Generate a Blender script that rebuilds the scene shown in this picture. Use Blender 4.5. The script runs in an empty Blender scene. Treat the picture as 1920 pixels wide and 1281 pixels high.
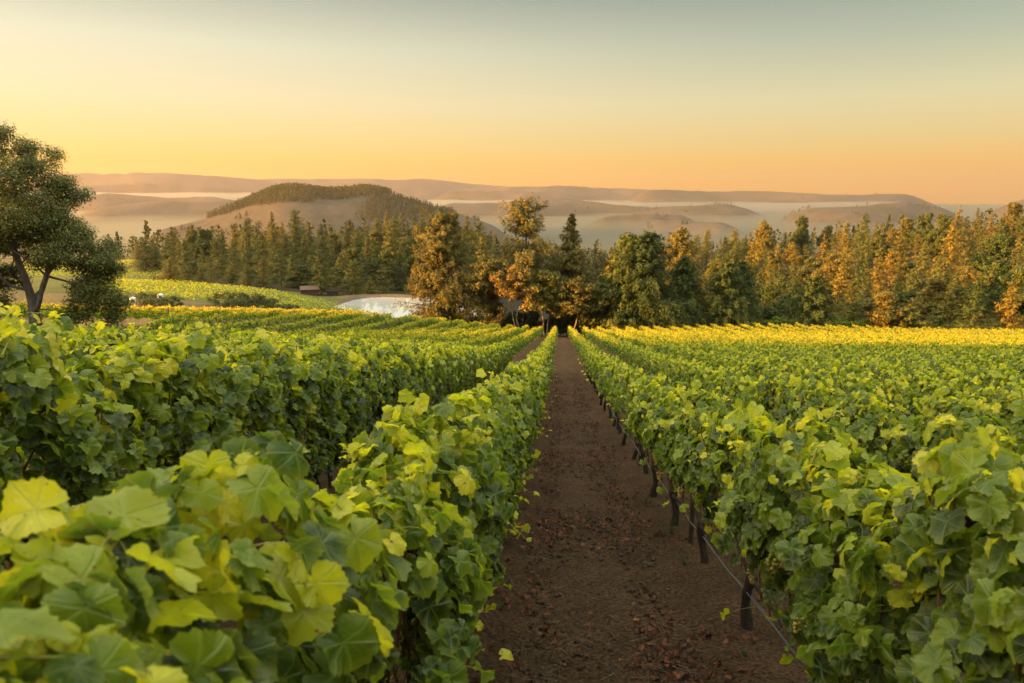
import bpy, math, random
import numpy as np
from mathutils import Vector, Matrix

R = math.radians
rng = np.random.default_rng(7)
random.seed(7)
scene = bpy.context.scene
col = scene.collection

# ------------------------------------------------------------------ camera
CAM_H = 2.4
PITCH, YAW = 12.1, 4.1
cam_d = bpy.data.cameras.new("camera")
cam = bpy.data.objects.new("camera", cam_d)
col.objects.link(cam)
cam.location = (0, 0, CAM_H)
cam.rotation_euler = (R(90 - PITCH), 0, R(YAW))
cam_d.lens = 24
cam_d.sensor_width = 36
cam_d.clip_start = 0.05
cam_d.clip_end = 60000
cam_d.dof.use_dof = True
cam_d.dof.focus_distance = 7
cam_d.dof.aperture_fstop = 2.9
scene.camera = cam

# ------------------------------------------------------------------ light
SUN_EL, SUN_AZ = 8.0, -107.0          # azimuth from +Y, negative = left
EXPOSURE = 2.5
scene.view_settings.view_transform = 'Standard'
scene.view_settings.look = 'None'
scene.view_settings.gamma = 1
scene.view_settings.exposure = EXPOSURE
sun_dir = Vector((math.sin(R(SUN_AZ)) * math.cos(R(SUN_EL)), math.cos(R(SUN_AZ)) * math.cos(R(SUN_EL)), math.sin(R(SUN_EL))))
sun_d = bpy.data.lights.new("sun", 'SUN')
sun = bpy.data.objects.new("sun", sun_d)
col.objects.link(sun)
sun.rotation_euler = sun_dir.to_track_quat('Z', 'Y').to_euler()
sun_d.energy = 5.0
sun_d.angle = R(1.6)
sun_d.color = (1.0, 0.45, 0.10)


def lin(c):
    return tuple(((x / 255 / 12.92) if x / 255 <= 0.04045 else ((x / 255 + 0.055) / 1.055) ** 2.4) for x in c)


world = bpy.data.worlds.new("World")
scene.world = world
world.use_nodes = True
wt = world.node_tree
wt.nodes.clear()
wn = wt.nodes.new
wl = wt.links.new
tc = wn('ShaderNodeTexCoord')
sx = wn('ShaderNodeSeparateXYZ')
wl(tc.outputs['Generated'], sx.inputs[0])


def sky_ramp(stops):
    r = wn('ShaderNodeValToRGB')
    cr = r.color_ramp
    cr.interpolation = 'B_SPLINE' if False else 'LINEAR'
    k = 2 ** -EXPOSURE
    for i, (e, c, m) in enumerate(stops):
        p = min(1, max(0, (math.sin(R(e)) + 0.05) / 1.05))
        el = cr.elements[i] if i < 2 else cr.elements.new(p)
        el.position = p
        lc = lin(c)
        el.color = (lc[0] * k * m, lc[1] * k * m, lc[2] * k * m, 1)
    mp = wn('ShaderNodeMapRange')
    mp.inputs['From Min'].default_value = -0.05
    mp.inputs['From Max'].default_value = 1.0
    wl(sx.outputs['Z'], mp.inputs['Value'])
    wl(mp.outputs[0], r.inputs[0])
    return r


SKY_TOP = [(22, (168, 176, 168), 1.5), (32, (208, 210, 198), 2.5), (55, (226, 224, 206), 3.6), (90, (228, 227, 211), 4.1)]  # upper sky out of view, brightened as fill for the ground
left = sky_ramp([(-2.8, (250, 180, 50), 1.3), (0.4, (253, 188, 48), 1.35), (2.2, (255, 202, 84), 1.15), (4.1, (251, 221, 138), 1), (7, (248, 228, 178), 1.0),
                 (10.8, (224, 221, 188), 1.05), (14.5, (168, 173, 155), 1.05)] + SKY_TOP)
right = sky_ramp([(-2.8, (200, 145, 60), 1.2), (0.4, (236, 160, 48), 1.25), (2.2, (238, 177, 74), 1.08), (4.1, (223, 191, 120), 1), (7, (204, 194, 146), 1.05),
                  (10.8, (158, 164, 138), 1.05), (14.5, (112, 130, 118), 1.05)] + SKY_TOP)
amp = wn('ShaderNodeMapRange')
amp.interpolation_type = 'SMOOTHSTEP'
amp.inputs['From Min'].default_value = -0.62
amp.inputs['From Max'].default_value = 0.55
wl(sx.outputs['X'], amp.inputs['Value'])
smix = wn('ShaderNodeMix')
smix.data_type = 'RGBA'
wl(amp.outputs[0], smix.inputs['Factor'])
wl(left.outputs[0], smix.inputs['A'])
wl(right.outputs[0], smix.inputs['B'])
nish = wn('ShaderNodeTexSky')
nish.sky_type = 'NISHITA'
nish.sun_disc = False
nish.sun_elevation = R(SUN_EL)
nish.sun_rotation = R(SUN_AZ)
nish.air_density = 1.2
nish.dust_density = 2.0
bg1 = wn('ShaderNodeBackground')
bg1.inputs[1].default_value = 0.93
wl(smix.outputs['Result'], bg1.inputs[0])
bg2 = wn('ShaderNodeBackground')
bg2.inputs[1].default_value = 0.01
wl(nish.outputs[0], bg2.inputs[0])
# glow of the sky round the rising sun, well outside the frame
dp = wn('ShaderNodeVectorMath')
dp.operation = 'DOT_PRODUCT'
wl(tc.outputs['Generated'], dp.inputs[0])
dp.inputs[1].default_value = sun_dir
gmx = wn('ShaderNodeMath')
gmx.operation = 'MAXIMUM'
gmx.inputs[1].default_value = 0
wl(dp.outputs['Value'], gmx.inputs[0])
gpw = wn('ShaderNodeMath')
gpw.operation = 'POWER'
gpw.inputs[1].default_value = 6
wl(gmx.outputs[0], gpw.inputs[0])
gml = wn('ShaderNodeMath')
gml.operation = 'MULTIPLY'
gml.inputs[1].default_value = 5.0 * 2 ** -EXPOSURE
wl(gpw.outputs[0], gml.inputs[0])
bg3 = wn('ShaderNodeBackground')
bg3.inputs[0].default_value = (1.0, 0.78, 0.42, 1)
wl(gml.outputs[0], bg3.inputs[1])
add0 = wn('ShaderNodeAddShader')
wl(bg1.outputs[0], add0.inputs[0])
wl(bg3.outputs[0], add0.inputs[1])
addb = wn('ShaderNodeAddShader')
wl(add0.outputs[0], addb.inputs[0])
wl(bg2.outputs[0], addb.inputs[1])
wo = wn('ShaderNodeOutputWorld')
wl(addb.outputs[0], wo.inputs[0])

cy = scene.cycles
cy.use_denoising = True
cy.max_bounces = 6
cy.diffuse_bounces = 3
cy.glossy_bounces = 2
cy.transmission_bounces = 4
cy.volume_bounces = 2
cy.transparent_max_bounces = 8
cy.caustics_reflective = False
cy.caustics_refractive = False
cy.sample_clamp_indirect = 6

# ------------------------------------------------------------------ helpers
def tag(o, label=None, cat=None, group=None, kind=None):
    if label: o['label'] = label
    if cat: o['category'] = cat
    if group: o['group'] = group
    if kind: o['kind'] = kind
    return o


def link(name, me, parent=None, mats=()):
    o = bpy.data.objects.new(name, me)
    col.objects.link(o)
    if parent: o.parent = parent
    for m in mats: me.materials.append(m)
    return o


def empty(name, loc=(0, 0, 0), rz=0, sc=1.0):
    o = bpy.data.objects.new(name, None)
    col.objects.link(o)
    o.location = loc
    o.rotation_euler = (0, 0, rz)
    o.scale = (sc, sc, sc) if np.isscalar(sc) else sc
    o.empty_display_size = 0.2
    return o


def copy_tree(o, parent=None):
    c = o.copy()
    col.objects.link(c)
    if parent: c.parent = parent
    for ch in o.children: copy_tree(ch, c)
    return c


class MB:
    """gathers vertex / face arrays and builds one mesh"""
    def __init__(s):
        s.V, s.F, s.M, s.T, s.UV, s.n, s.smooth = [], [], [], [], [], 0, []

    def add(s, V, F, mat=0, t=0.5, uv=None, smooth=True):
        V = np.asarray(V, float).reshape(-1, 3)
        F = np.asarray(F, int)
        s.V.append(V)
        s.F.append(F + s.n)
        s.M.append(np.full(len(F), mat))
        s.smooth.append(np.full(len(F), smooth))
        s.T.append(np.broadcast_to(np.asarray(t, float), (len(V),)))
        s.UV.append(np.zeros((len(V), 2)) if uv is None else np.asarray(uv, float))
        s.n += len(V)

    def mesh(s, name, color=None, uv=False):
        V = np.concatenate(s.V)
        me = bpy.data.meshes.new(name)
        me.vertices.add(len(V))
        me.vertices.foreach_set('co', V.ravel())
        li = np.concatenate([f.ravel() for f in s.F])
        cnt = np.concatenate([np.full(len(f), f.shape[1]) for f in s.F])
        me.loops.add(len(li))
        me.loops.foreach_set('vertex_index', li)
        me.polygons.add(len(cnt))
        st = np.concatenate([[0], np.cumsum(cnt)[:-1]])
        me.polygons.foreach_set('loop_start', st)
        me.polygons.foreach_set('material_index', np.concatenate(s.M))
        me.polygons.foreach_set('use_smooth', np.concatenate(s.smooth))
        a = me.attributes.new('t', 'FLOAT', 'POINT')
        a.data.foreach_set('value', np.concatenate(s.T))
        if color is not None:
            c = me.attributes.new('zone', 'FLOAT_COLOR', 'POINT')
            c.data.foreach_set('color', np.c_[color, np.ones(len(color))].ravel())
        if uv:
            u = me.uv_layers.new(name='UVMap')
            u.data.foreach_set('uv', np.concatenate(s.UV)[li].ravel())
        me.update(calc_edges=True)
        me.validate()
        return me

    def build(s, name, mats, parent=None, **k):
        return link(name, s.mesh(name, **k), parent, mats if isinstance(mats, (list, tuple)) else [mats])


def frames(n, tip):
    """rotation matrices whose local z is n and whose local -y points to tip"""
    n = n / np.linalg.norm(n, axis=1, keepdims=True)
    tip = tip - (tip * n).sum(1, keepdims=True) * n
    tip = tip / (np.linalg.norm(tip, axis=1, keepdims=True) + 1e-9)
    y = -tip
    x = np.cross(y, n)
    return np.stack([x, y, n], axis=2)


def scatter(mb, tmpl, P, Rm, S, T, mat=0):
    V, F, UV = tmpl
    W = np.einsum('nij,vj->nvi', Rm, V) * np.asarray(S).reshape(-1, 1, 1) + P[:, None, :]
    N, k = len(P), len(V)
    FF = (F[None] + (np.arange(N) * k)[:, None, None]).reshape(-1, F.shape[1])
    mb.add(W.reshape(-1, 3), FF, mat, np.repeat(T, k), np.tile(UV, (N, 1)))


def rand_dirs(n, r=None):
    r = r or rng
    v = r.normal(size=(n, 3))
    return v / np.linalg.norm(v, axis=1, keepdims=True)


def tube(mb, pts, rad, sides=6, mat=0, t=0.5, cap=True):
    pts = np.asarray(pts, float)
    rad = np.broadcast_to(np.asarray(rad, float), (len(pts),))
    d = np.gradient(pts, axis=0)
    d /= np.linalg.norm(d, axis=1, keepdims=True) + 1e-9
    ref = np.array([0, 0, 1.0]) if abs(d[0, 2]) < 0.8 else np.array([1.0, 0, 0])
    u = np.cross(d, ref)
    u /= np.linalg.norm(u, axis=1, keepdims=True) + 1e-9
    v = np.cross(d, u)
    a = np.linspace(0, 2 * math.pi, sides, endpoint=False)
    ring = pts[:, None] + rad[:, None, None] * (np.cos(a)[None, :, None] * u[:, None] + np.sin(a)[None, :, None] * v[:, None])
    V = ring.reshape(-1, 3)
    F = []
    for i in range(len(pts) - 1):
        for j in range(sides):
            k = (j + 1) % sides
            F.append((i * sides + j, i * sides + k, (i + 1) * sides + k, (i + 1) * sides + j))
    mb.add(V, F, mat, t)
    if cap:
        b = (len(pts) - 1) * sides
        c = len(V)
        mb.add(np.vstack([V[b:], pts[-1:]]), [(j, (j + 1) % sides, sides) for j in range(sides)], mat, t, smooth=False)


def box(mb, lo, hi, mat=0, t=0.5, M=None):
    x0, y0, z0 = lo
    x1, y1, z1 = hi
    V = np.array([(x0, y0, z0), (x1, y0, z0), (x1, y1, z0), (x0, y1, z0), (x0, y0, z1), (x1, y0, z1), (x1, y1, z1), (x0, y1, z1)], float)
    if M is not None: V = V @ np.array(M)[:3, :3].T + np.array(M)[:3, 3]
    mb.add(V, [(0, 3, 2, 1), (4, 5, 6, 7), (0, 1, 5, 4), (1, 2, 6, 5), (2, 3, 7, 6), (3, 0, 4, 7)], mat, t, smooth=False)


ORD = ("first second third fourth fifth sixth seventh eighth ninth tenth eleventh twelfth thirteenth fourteenth fifteenth sixteenth "
       "seventeenth eighteenth nineteenth twentieth twenty-first twenty-second twenty-third twenty-fourth twenty-fifth twenty-sixth "
       "twenty-seventh twenty-eighth twenty-ninth thirtieth thirty-first thirty-second thirty-third thirty-fourth thirty-fifth "
       "thirty-sixth thirty-seventh thirty-eighth thirty-ninth fortieth").split()

# ------------------------------------------------------------------ materials
def newmat(name):
    m = bpy.data.materials.new(name)
    m.use_nodes = True
    nt = m.node_tree
    nt.nodes.clear()
    out = nt.nodes.new('ShaderNodeOutputMaterial')
    return m, nt, nt.nodes.new, nt.links.new, out


def setramp(r, stops, interp='LINEAR'):
    cr = r.color_ramp
    cr.interpolation = interp
    for i, (p, c) in enumerate(stops):
        el = cr.elements[i] if i < 2 else cr.elements.new(p)
        el.position = p
        el.color = (*c, 1)
    return r


def math_node(n, l, op, a, b=None, clamp=False):
    m = n('ShaderNodeMath')
    m.operation = op
    m.use_clamp = clamp
    for i, v in enumerate((a, b)):
        if v is None: continue
        if isinstance(v, (int, float)): m.inputs[i].default_value = v
        else: l(v, m.inputs[i])
    return m.outputs[0]


def mixc(n, l, fac, a, b, blend='MIX'):
    m = n('ShaderNodeMix')
    m.data_type = 'RGBA'
    m.blend_type = blend
    for k, v in (('Factor', fac), ('A', a), ('B', b)):
        s = m.inputs[k] if k == 'Factor' else [i for i in m.inputs if i.name == k and i.type == 'RGBA'][0]
        if isinstance(v, (int, float)): s.default_value = v
        elif isinstance(v, tuple): s.default_value = (*v, 1)
        else: l(v, s)
    return [o for o in m.outputs if o.type == 'RGBA'][0]


def leaf_material(name, stops, trans=0.4, veins=False, gloss=0.35, rough=0.42, objvar=0.0, varcol=None, tr_gain=1.5, back=None, noise=True):
    m, nt, n, l, out = newmat(name)
    at = n('ShaderNodeAttribute')
    at.attribute_name = 't'
    fac = at.outputs['Fac']
    rp = setramp(n('ShaderNodeValToRGB'), stops)
    if noise:
        tcn = n('ShaderNodeTexCoord')
        nz = n('ShaderNodeTexNoise')
        nz.inputs['Scale'].default_value = 14 if veins else 3
        nz.inputs['Detail'].default_value = 3
        l(tcn.outputs['Object'], nz.inputs['Vector'])
        w = math_node(n, l, 'MULTIPLY_ADD', nz.outputs['Fac'], 0.22)
        w.node.inputs[2].default_value = -0.11
        fac = math_node(n, l, 'ADD', fac, w, True)
    l(fac, rp.inputs[0])
    c = rp.outputs[0]
    if objvar:
        oi = n('ShaderNodeObjectInfo')
        vr = setramp(n('ShaderNodeValToRGB'), varcol)
        l(oi.outputs['Random'], vr.inputs[0])
        c = mixc(n, l, objvar, c, vr.outputs[0], 'MULTIPLY')
    bump_out = None
    if veins:
        uv = n('ShaderNodeTexCoord')
        s = n('ShaderNodeSeparateXYZ')
        l(uv.outputs['UV'], s.inputs[0])
        u, v = s.outputs[0], s.outputs[1]
        best = None
        for ang in (-90, -32, -148, 20, 160):
            ca, sa = math.cos(R(ang)), math.sin(R(ang))
            across = math_node(n, l, 'ABSOLUTE', math_node(n, l, 'ADD', math_node(n, l, 'MULTIPLY', u, -sa), math_node(n, l, 'MULTIPLY', v, ca)))
            along = math_node(n, l, 'ADD', math_node(n, l, 'MULTIPLY', u, ca), math_node(n, l, 'MULTIPLY', v, sa))
            bad = math_node(n, l, 'LESS_THAN', along, 0.0)
            dd = math_node(n, l, 'ADD', across, bad)
            # secondary veins: slanted ripples either side of the main vein
            best = dd if best is None else math_node(n, l, 'MINIMUM', best, dd)
        # margins paled like backlit rims, and a few brown scorched spots
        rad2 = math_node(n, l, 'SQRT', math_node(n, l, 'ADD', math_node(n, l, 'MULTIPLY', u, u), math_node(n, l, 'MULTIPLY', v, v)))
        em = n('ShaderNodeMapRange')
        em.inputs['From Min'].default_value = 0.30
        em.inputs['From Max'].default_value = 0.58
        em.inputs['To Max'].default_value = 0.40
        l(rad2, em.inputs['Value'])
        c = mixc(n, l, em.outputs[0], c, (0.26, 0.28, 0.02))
        sn = n('ShaderNodeTexNoise')
        sn.inputs['Scale'].default_value = 55
        sn.inputs['Detail'].default_value = 2
        l(tcn.outputs['Object'], sn.inputs['Vector'])
        sm = n('ShaderNodeMapRange')
        sm.inputs['From Min'].default_value = 0.68
        sm.inputs['From Max'].default_value = 0.74
        l(sn.outputs['Fac'], sm.inputs['Value'])
        c = mixc(n, l, sm.outputs[0], c, (0.14, 0.075, 0.02))
        mr = n('ShaderNodeMapRange')
        mr.inputs['From Min'].default_value = 0.006
        mr.inputs['From Max'].default_value = 0.03
        mr.inputs['To Min'].default_value = 1
        mr.inputs['To Max'].default_value = 0
        l(best, mr.inputs['Value'])
        vein = mr.outputs[0]
        wv = n('ShaderNodeTexVoronoi')
        wv.feature = 'DISTANCE_TO_EDGE'
        wv.inputs['Scale'].default_value = 9
        l(uv.outputs['UV'], wv.inputs['Vector'])
        m2 = n('ShaderNodeMapRange')
        m2.inputs['From Max'].default_value = 0.09
        m2.inputs['To Min'].default_value = 0.35
        m2.inputs['To Max'].default_value = 0
        l(wv.outputs['Distance'], m2.inputs['Value'])
        vall = math_node(n, l, 'MAXIMUM', vein, m2.outputs[0])
        c = mixc(n, l, math_node(n, l, 'MULTIPLY', vall, 0.30), c, (0.30, 0.36, 0.10))
        bp = n('ShaderNodeBump')
        bp.inputs['Strength'].default_value = 0.5
        bp.inputs['Distance'].default_value = 0.004
        l(vall, bp.inputs['Height'])
        bp.invert = True
        bump_out = bp.outputs[0]
    gm = n('ShaderNodeNewGeometry')
    pb = n('ShaderNodeBsdfPrincipled')
    cc = c
    if back: cc = mixc(n, l, gm.outputs['Backfacing'], c, mixc(n, l, 0.5, c, back))
    l(cc, pb.inputs['Base Color'])
    pb.inputs['Roughness'].default_value = rough
    pb.inputs['Specular IOR Level'].default_value = gloss
    tr = n('ShaderNodeBsdfTranslucent')
    l(mixc(n, l, 1.0, c, (1.25 * tr_gain, 1.15 * tr_gain, 0.45 * tr_gain), 'MULTIPLY'), tr.inputs[0])
    if bump_out: l(bump_out, pb.inputs['Normal'])
    mx = n('ShaderNodeMixShader')
    mx.inputs[0].default_value = trans
    l(pb.outputs[0], mx.inputs[1])
    l(tr.outputs[0], mx.inputs[2])
    l(mx.outputs[0], out.inputs[0])
    return m


def rough_mat(name, stops, scale=8, rough=0.85, bump=0.3, dist=0.02, stretch=(1, 1, 1), spec=0.2, coord='Object'):
    m, nt, n, l, out = newmat(name)
    tcn = n('ShaderNodeTexCoord')
    mp = n('ShaderNodeMapping')
    mp.inputs['Scale'].default_value = stretch
    l(tcn.outputs[coord], mp.inputs[0])
    nz = n('ShaderNodeTexNoise')
    nz.inputs['Scale'].default_value = scale
    nz.inputs['Detail'].default_value = 6
    nz.inputs['Roughness'].default_value = 0.65
    l(mp.outputs[0], nz.inputs['Vector'])
    rp = setramp(n('ShaderNodeValToRGB'), stops)
    l(nz.outputs['Fac'], rp.inputs[0])
    pb = n('ShaderNodeBsdfPrincipled')
    l(rp.outputs[0], pb.inputs['Base Color'])
    pb.inputs['Roughness'].default_value = rough
    pb.inputs['Specular IOR Level'].default_value = spec
    bp = n('ShaderNodeBump')
    bp.inputs['Strength'].default_value = bump
    bp.inputs['Distance'].default_value = dist
    l(nz.outputs['Fac'], bp.inputs['Height'])
    l(bp.outputs[0], pb.inputs['Normal'])
    l(pb.outputs[0], out.inputs[0])
    return m


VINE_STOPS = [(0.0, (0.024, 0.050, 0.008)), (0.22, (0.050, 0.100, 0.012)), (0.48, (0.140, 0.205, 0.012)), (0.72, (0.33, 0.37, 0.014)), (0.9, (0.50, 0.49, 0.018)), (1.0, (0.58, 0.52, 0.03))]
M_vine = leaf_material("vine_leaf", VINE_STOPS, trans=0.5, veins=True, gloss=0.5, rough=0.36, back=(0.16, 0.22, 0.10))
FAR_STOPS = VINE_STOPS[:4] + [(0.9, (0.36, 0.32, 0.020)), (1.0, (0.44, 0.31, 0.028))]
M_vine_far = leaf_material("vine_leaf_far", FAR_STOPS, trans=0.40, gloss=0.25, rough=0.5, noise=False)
M_bark_vine = rough_mat("vine_bark", [(0.25, (0.010, 0.007, 0.005)), (0.55, (0.035, 0.025, 0.018)), (0.8, (0.085, 0.066, 0.05))], 60, 0.95, 0.9, 0.012, (1, 1, 0.18))
M_cane = rough_mat("cane", [(0.3, (0.06, 0.022, 0.010)), (0.7, (0.16, 0.07, 0.025))], 30, 0.6, 0.2, 0.003)
M_shoot = rough_mat("green_shoot", [(0.3, (0.16, 0.20, 0.03)), (0.7, (0.26, 0.20, 0.05))], 20, 0.5, 0.1, 0.002)
M_post = rough_mat("post", [(0.3, (0.022, 0.013, 0.010)), (0.7, (0.070, 0.042, 0.030))], 25, 0.8, 0.4, 0.006, (1, 1, 0.2))
M_wood = rough_mat("grey_wood", [(0.3, (0.12, 0.09, 0.065)), (0.7, (0.28, 0.22, 0.16))], 18, 0.85, 0.4, 0.01, (1, 1, 0.15))
M_wire = rough_mat("wire", [(0.3, (0.06, 0.06, 0.065)), (0.7, (0.15, 0.15, 0.16))], 30, 0.45, 0.1, 0.001, spec=0.5)
M_hose = rough_mat("hose", [(0.3, (0.02, 0.02, 0.022)), (0.7, (0.075, 0.075, 0.08))], 12, 0.5, 0.1, 0.001, spec=0.5)


def grape_mat():
    m, nt, n, l, out = newmat("grape")
    at = n('ShaderNodeAttribute')
    at.attribute_name = 't'
    rp = setramp(n('ShaderNodeValToRGB'), [(0, (0.20, 0.20, 0.03)), (0.6, (0.36, 0.29, 0.045)), (1, (0.34, 0.19, 0.04))])
    l(at.outputs['Fac'], rp.inputs[0])
    pb = n('ShaderNodeBsdfPrincipled')
    l(rp.outputs[0], pb.inputs['Base Color'])
    pb.inputs['Roughness'].default_value = 0.4
    pb.inputs['Subsurface Weight'].default_value = 0.0
    l(pb.outputs[0], out.inputs[0])
    return m


M_grape = grape_mat()
OAK_STOPS = [(0, (0.026, 0.034, 0.008)), (0.4, (0.074, 0.092, 0.018)), (0.75, (0.14, 0.155, 0.030)), (1, (0.23, 0.22, 0.045))]
M_oak = leaf_material("oak_leaf", OAK_STOPS, trans=0.25, gloss=0.3, rough=0.5, noise=False)
CON_STOPS = [(0, (0.022, 0.034, 0.010)), (0.4, (0.052, 0.070, 0.017)), (0.75, (0.105, 0.115, 0.026)), (1, (0.18, 0.155, 0.04))]
VARC = [(0, (1.0, 1.1, 0.7)), (0.25, (1.3, 1.2, 0.9)), (0.45, (1.7, 1.3, 0.85)), (0.7, (2.5, 1.5, 0.7)), (0.9, (2.8, 1.75, 0.6)), (1, (1.2, 1.3, 0.9))]  # warm tones put orange sunlight into randomly picked crowns
M_conifer = leaf_material("needles", CON_STOPS, trans=0.12, gloss=0.12, rough=0.6, objvar=1.0, varcol=VARC, tr_gain=1.0, noise=False)
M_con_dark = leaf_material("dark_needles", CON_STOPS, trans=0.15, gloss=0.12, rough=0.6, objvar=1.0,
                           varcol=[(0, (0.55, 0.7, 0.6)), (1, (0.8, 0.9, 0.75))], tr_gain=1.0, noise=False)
M_broad = leaf_material("broad_leaf", CON_STOPS, trans=0.22, gloss=0.2, rough=0.55, objvar=0.8, varcol=VARC, tr_gain=1.2, noise=False)
M_con_sunlit = leaf_material("sunlit_needles", [(0, (0.032, 0.036, 0.010)), (0.4, (0.075, 0.072, 0.017)), (0.75, (0.14, 0.115, 0.025)), (1, (0.21, 0.155, 0.04))], trans=0.12, gloss=0.1, rough=0.6, tr_gain=1.0, noise=False)  # low orange sunlight mixed into the needle colour
M_gold_leaf = leaf_material("golden_broad_leaf", [(0, (0.06, 0.065, 0.015)), (0.5, (0.16, 0.12, 0.025)), (1, (0.32, 0.19, 0.04))], trans=0.3, gloss=0.2, rough=0.5, noise=False)
M_shrub = leaf_material("shrub_leaf", [(0, (0.016, 0.030, 0.010)), (0.6, (0.045, 0.070, 0.018)), (1, (0.10, 0.12, 0.03))], trans=0.2, gloss=0.2, rough=0.6, noise=False)
M_farwood = leaf_material("far_wood_leaf", [(0, (0.020, 0.030, 0.012)), (0.5, (0.055, 0.065, 0.020)), (1, (0.15, 0.105, 0.035))], trans=0.15, gloss=0.05, rough=0.8, noise=False)
M_bark = rough_mat("bark", [(0.3, (0.035, 0.026, 0.020)), (0.6, (0.10, 0.075, 0.055)), (0.85, (0.20, 0.16, 0.12))], 14, 0.95, 0.8, 0.03, (1, 1, 0.25))
M_palebark = rough_mat("pale_bark", [(0.3, (0.10, 0.082, 0.066)), (0.6, (0.23, 0.195, 0.16)), (0.85, (0.36, 0.31, 0.26))], 6, 0.9, 0.5, 0.03, (1, 1, 0.3))
M_dryleaf = leaf_material("dry_leaf", [(0, (0.030, 0.012, 0.007)), (0.45, (0.090, 0.028, 0.012)), (0.8, (0.17, 0.060, 0.022)), (1, (0.36, 0.24, 0.12))], trans=0.1, gloss=0.2, rough=0.6, noise=False)
M_straw = rough_mat("straw", [(0.3, (0.06, 0.042, 0.028)), (0.7, (0.20, 0.15, 0.09))], 9, 0.9, 0.1, 0.002)
M_clod = rough_mat("clod", [(0.3, (0.022, 0.014, 0.009)), (0.6, (0.055, 0.036, 0.024)), (0.9, (0.11, 0.08, 0.055))], 25, 0.95, 0.8, 0.02)
M_weed = leaf_material("weed", [(0, (0.03, 0.06, 0.012)), (1, (0.14, 0.17, 0.05))], trans=0.3, noise=False)
M_shed = rough_mat("shed_wall", [(0.3, (0.045, 0.028, 0.022)), (0.7, (0.085, 0.055, 0.042))], 4, 0.8, 0.2, 0.02, (1, 1, 0.1))
M_roof = rough_mat("shed_roof", [(0.3, (0.050, 0.030, 0.026)), (0.7, (0.085, 0.052, 0.044))], 3, 0.6, 0.2, 0.02)
M_white = rough_mat("white_plastic", [(0.3, (0.62, 0.62, 0.60)), (0.7, (0.80, 0.80, 0.78))], 6, 0.5, 0.1, 0.01)
M_steel = rough_mat("steel", [(0.3, (0.20, 0.20, 0.20)), (0.7, (0.32, 0.32, 0.32))], 6, 0.5, 0.1, 0.01)

# ------------------------------------------------------------------ terrain height
def sstep(a, b, x):
    t = np.clip((x - a) / (b - a), 0, 1)
    return t * t * (3 - 2 * t)


AZS = np.array([-60, -42, -34, -27, -20, -14, -9, -4, 0, 4, 9, 14, 20, 27, 35, 60], float)
YS = np.array([100, 118, 135, 150, 180, 220, 280, 360, 480, 650, 850, 1200], float)
TB = {
    -60: [-13, -14, -15.5, -17, -20, -24, -30, -36, -42, -60, -100, -150],
    -42: [-13, -14.8, -16.7, -18, -21, -25, -31, -37, -43, -60, -100, -150],
    -34: [-13.6, -15.6, -18.0, -19.5, -22, -26, -31, -36, -42, -60, -100, -150],
    -27: [-14.4, -16.8, -19.6, -21.3, -23.5, -27, -31, -28, -38, -70, -110, -150],
    -20: [-16.8, -20, -22.6, -24, -26.5, -30, -34, -27, -36, -60, -100, -150],
    -14: [-17.4, -21.3, -24.5, -27, -29.5, -34, -37, -26, -33, -45, -90, -150],
    -9: [-18.2, -21.8, -25, -28, -31, -35, -38, -29, -33, -40, -80, -150],
    -4: [-18.9, -22.1, -25, -29, -36, -42, -46, -48, -48, -52, -85, -150],
    0: [-18.9, -22.1, -25, -29, -37, -44, -50, -54, -56, -58, -90, -150],
    4: [-18.9, -22.1, -24.6, -28.5, -37, -44, -50, -54, -57, -62, -95, -150],
    9: [-18.9, -21.7, -23.0, -27, -34, -41, -47, -49, -50, -62, -100, -150],
    14: [-18.9, -21.2, -22.1, -26, -33, -39, -43, -43, -40, -60, -100, -150],
    20: [-18.9, -21.2, -22.1, -26, -33, -38, -40, -37, -34, -55, -100, -150],
    27: [-18.9, -21.8, -23.2, -27, -33, -36, -36, -32, -29, -50, -100, -150],
    35: [-18.2, -21.4, -24.5, -28, -32, -33, -31, -26, -24, -45, -100, -150],
    60: [-18.0, -21.2, -24.5, -27, -29, -29, -27, -22, -20, -45, -100, -150],
}
_az = np.arange(-60, 60.01, 0.5)
_ly = np.linspace(math.log(100), math.log(1200), 160)
_tab = np.array([TB[int(a)] for a in AZS])
_g = np.array([np.interp(_ly, np.log(YS), row) for row in _tab])
_g = np.array([np.interp(_az, AZS, _g[:, j]) for j in range(len(_ly))]).T


def _blur(a, k, ax):
    w = np.exp(-0.5 * (np.arange(-3 * k, 3 * k + 1) / k) ** 2)
    w /= w.sum()
    p = [(0, 0), (0, 0)]
    p[ax] = (3 * k, 3 * k)
    b = np.pad(a, p, mode='edge')
    return np.apply_along_axis(lambda r: np.convolve(r, w, 'valid'), ax, b)


_g = _blur(_blur(_g, 4, 0), 3, 1)


def far_table(az, Y):
    i = np.clip((az + 60) / 0.5, 0, len(_az) - 1.001)
    j = np.clip((np.log(np.maximum(Y, 1)) - _ly[0]) / (_ly[1] - _ly[0]), 0, len(_ly) - 1.001)
    i0, j0 = i.astype(int), j.astype(int)
    fi, fj = i - i0, j - j0
    return (_g[i0, j0] * (1 - fi) * (1 - fj) + _g[i0 + 1, j0] * fi * (1 - fj) + _g[i0, j0 + 1] * (1 - fi) * fj + _g[i0 + 1, j0 + 1] * fi * fj)


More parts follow.
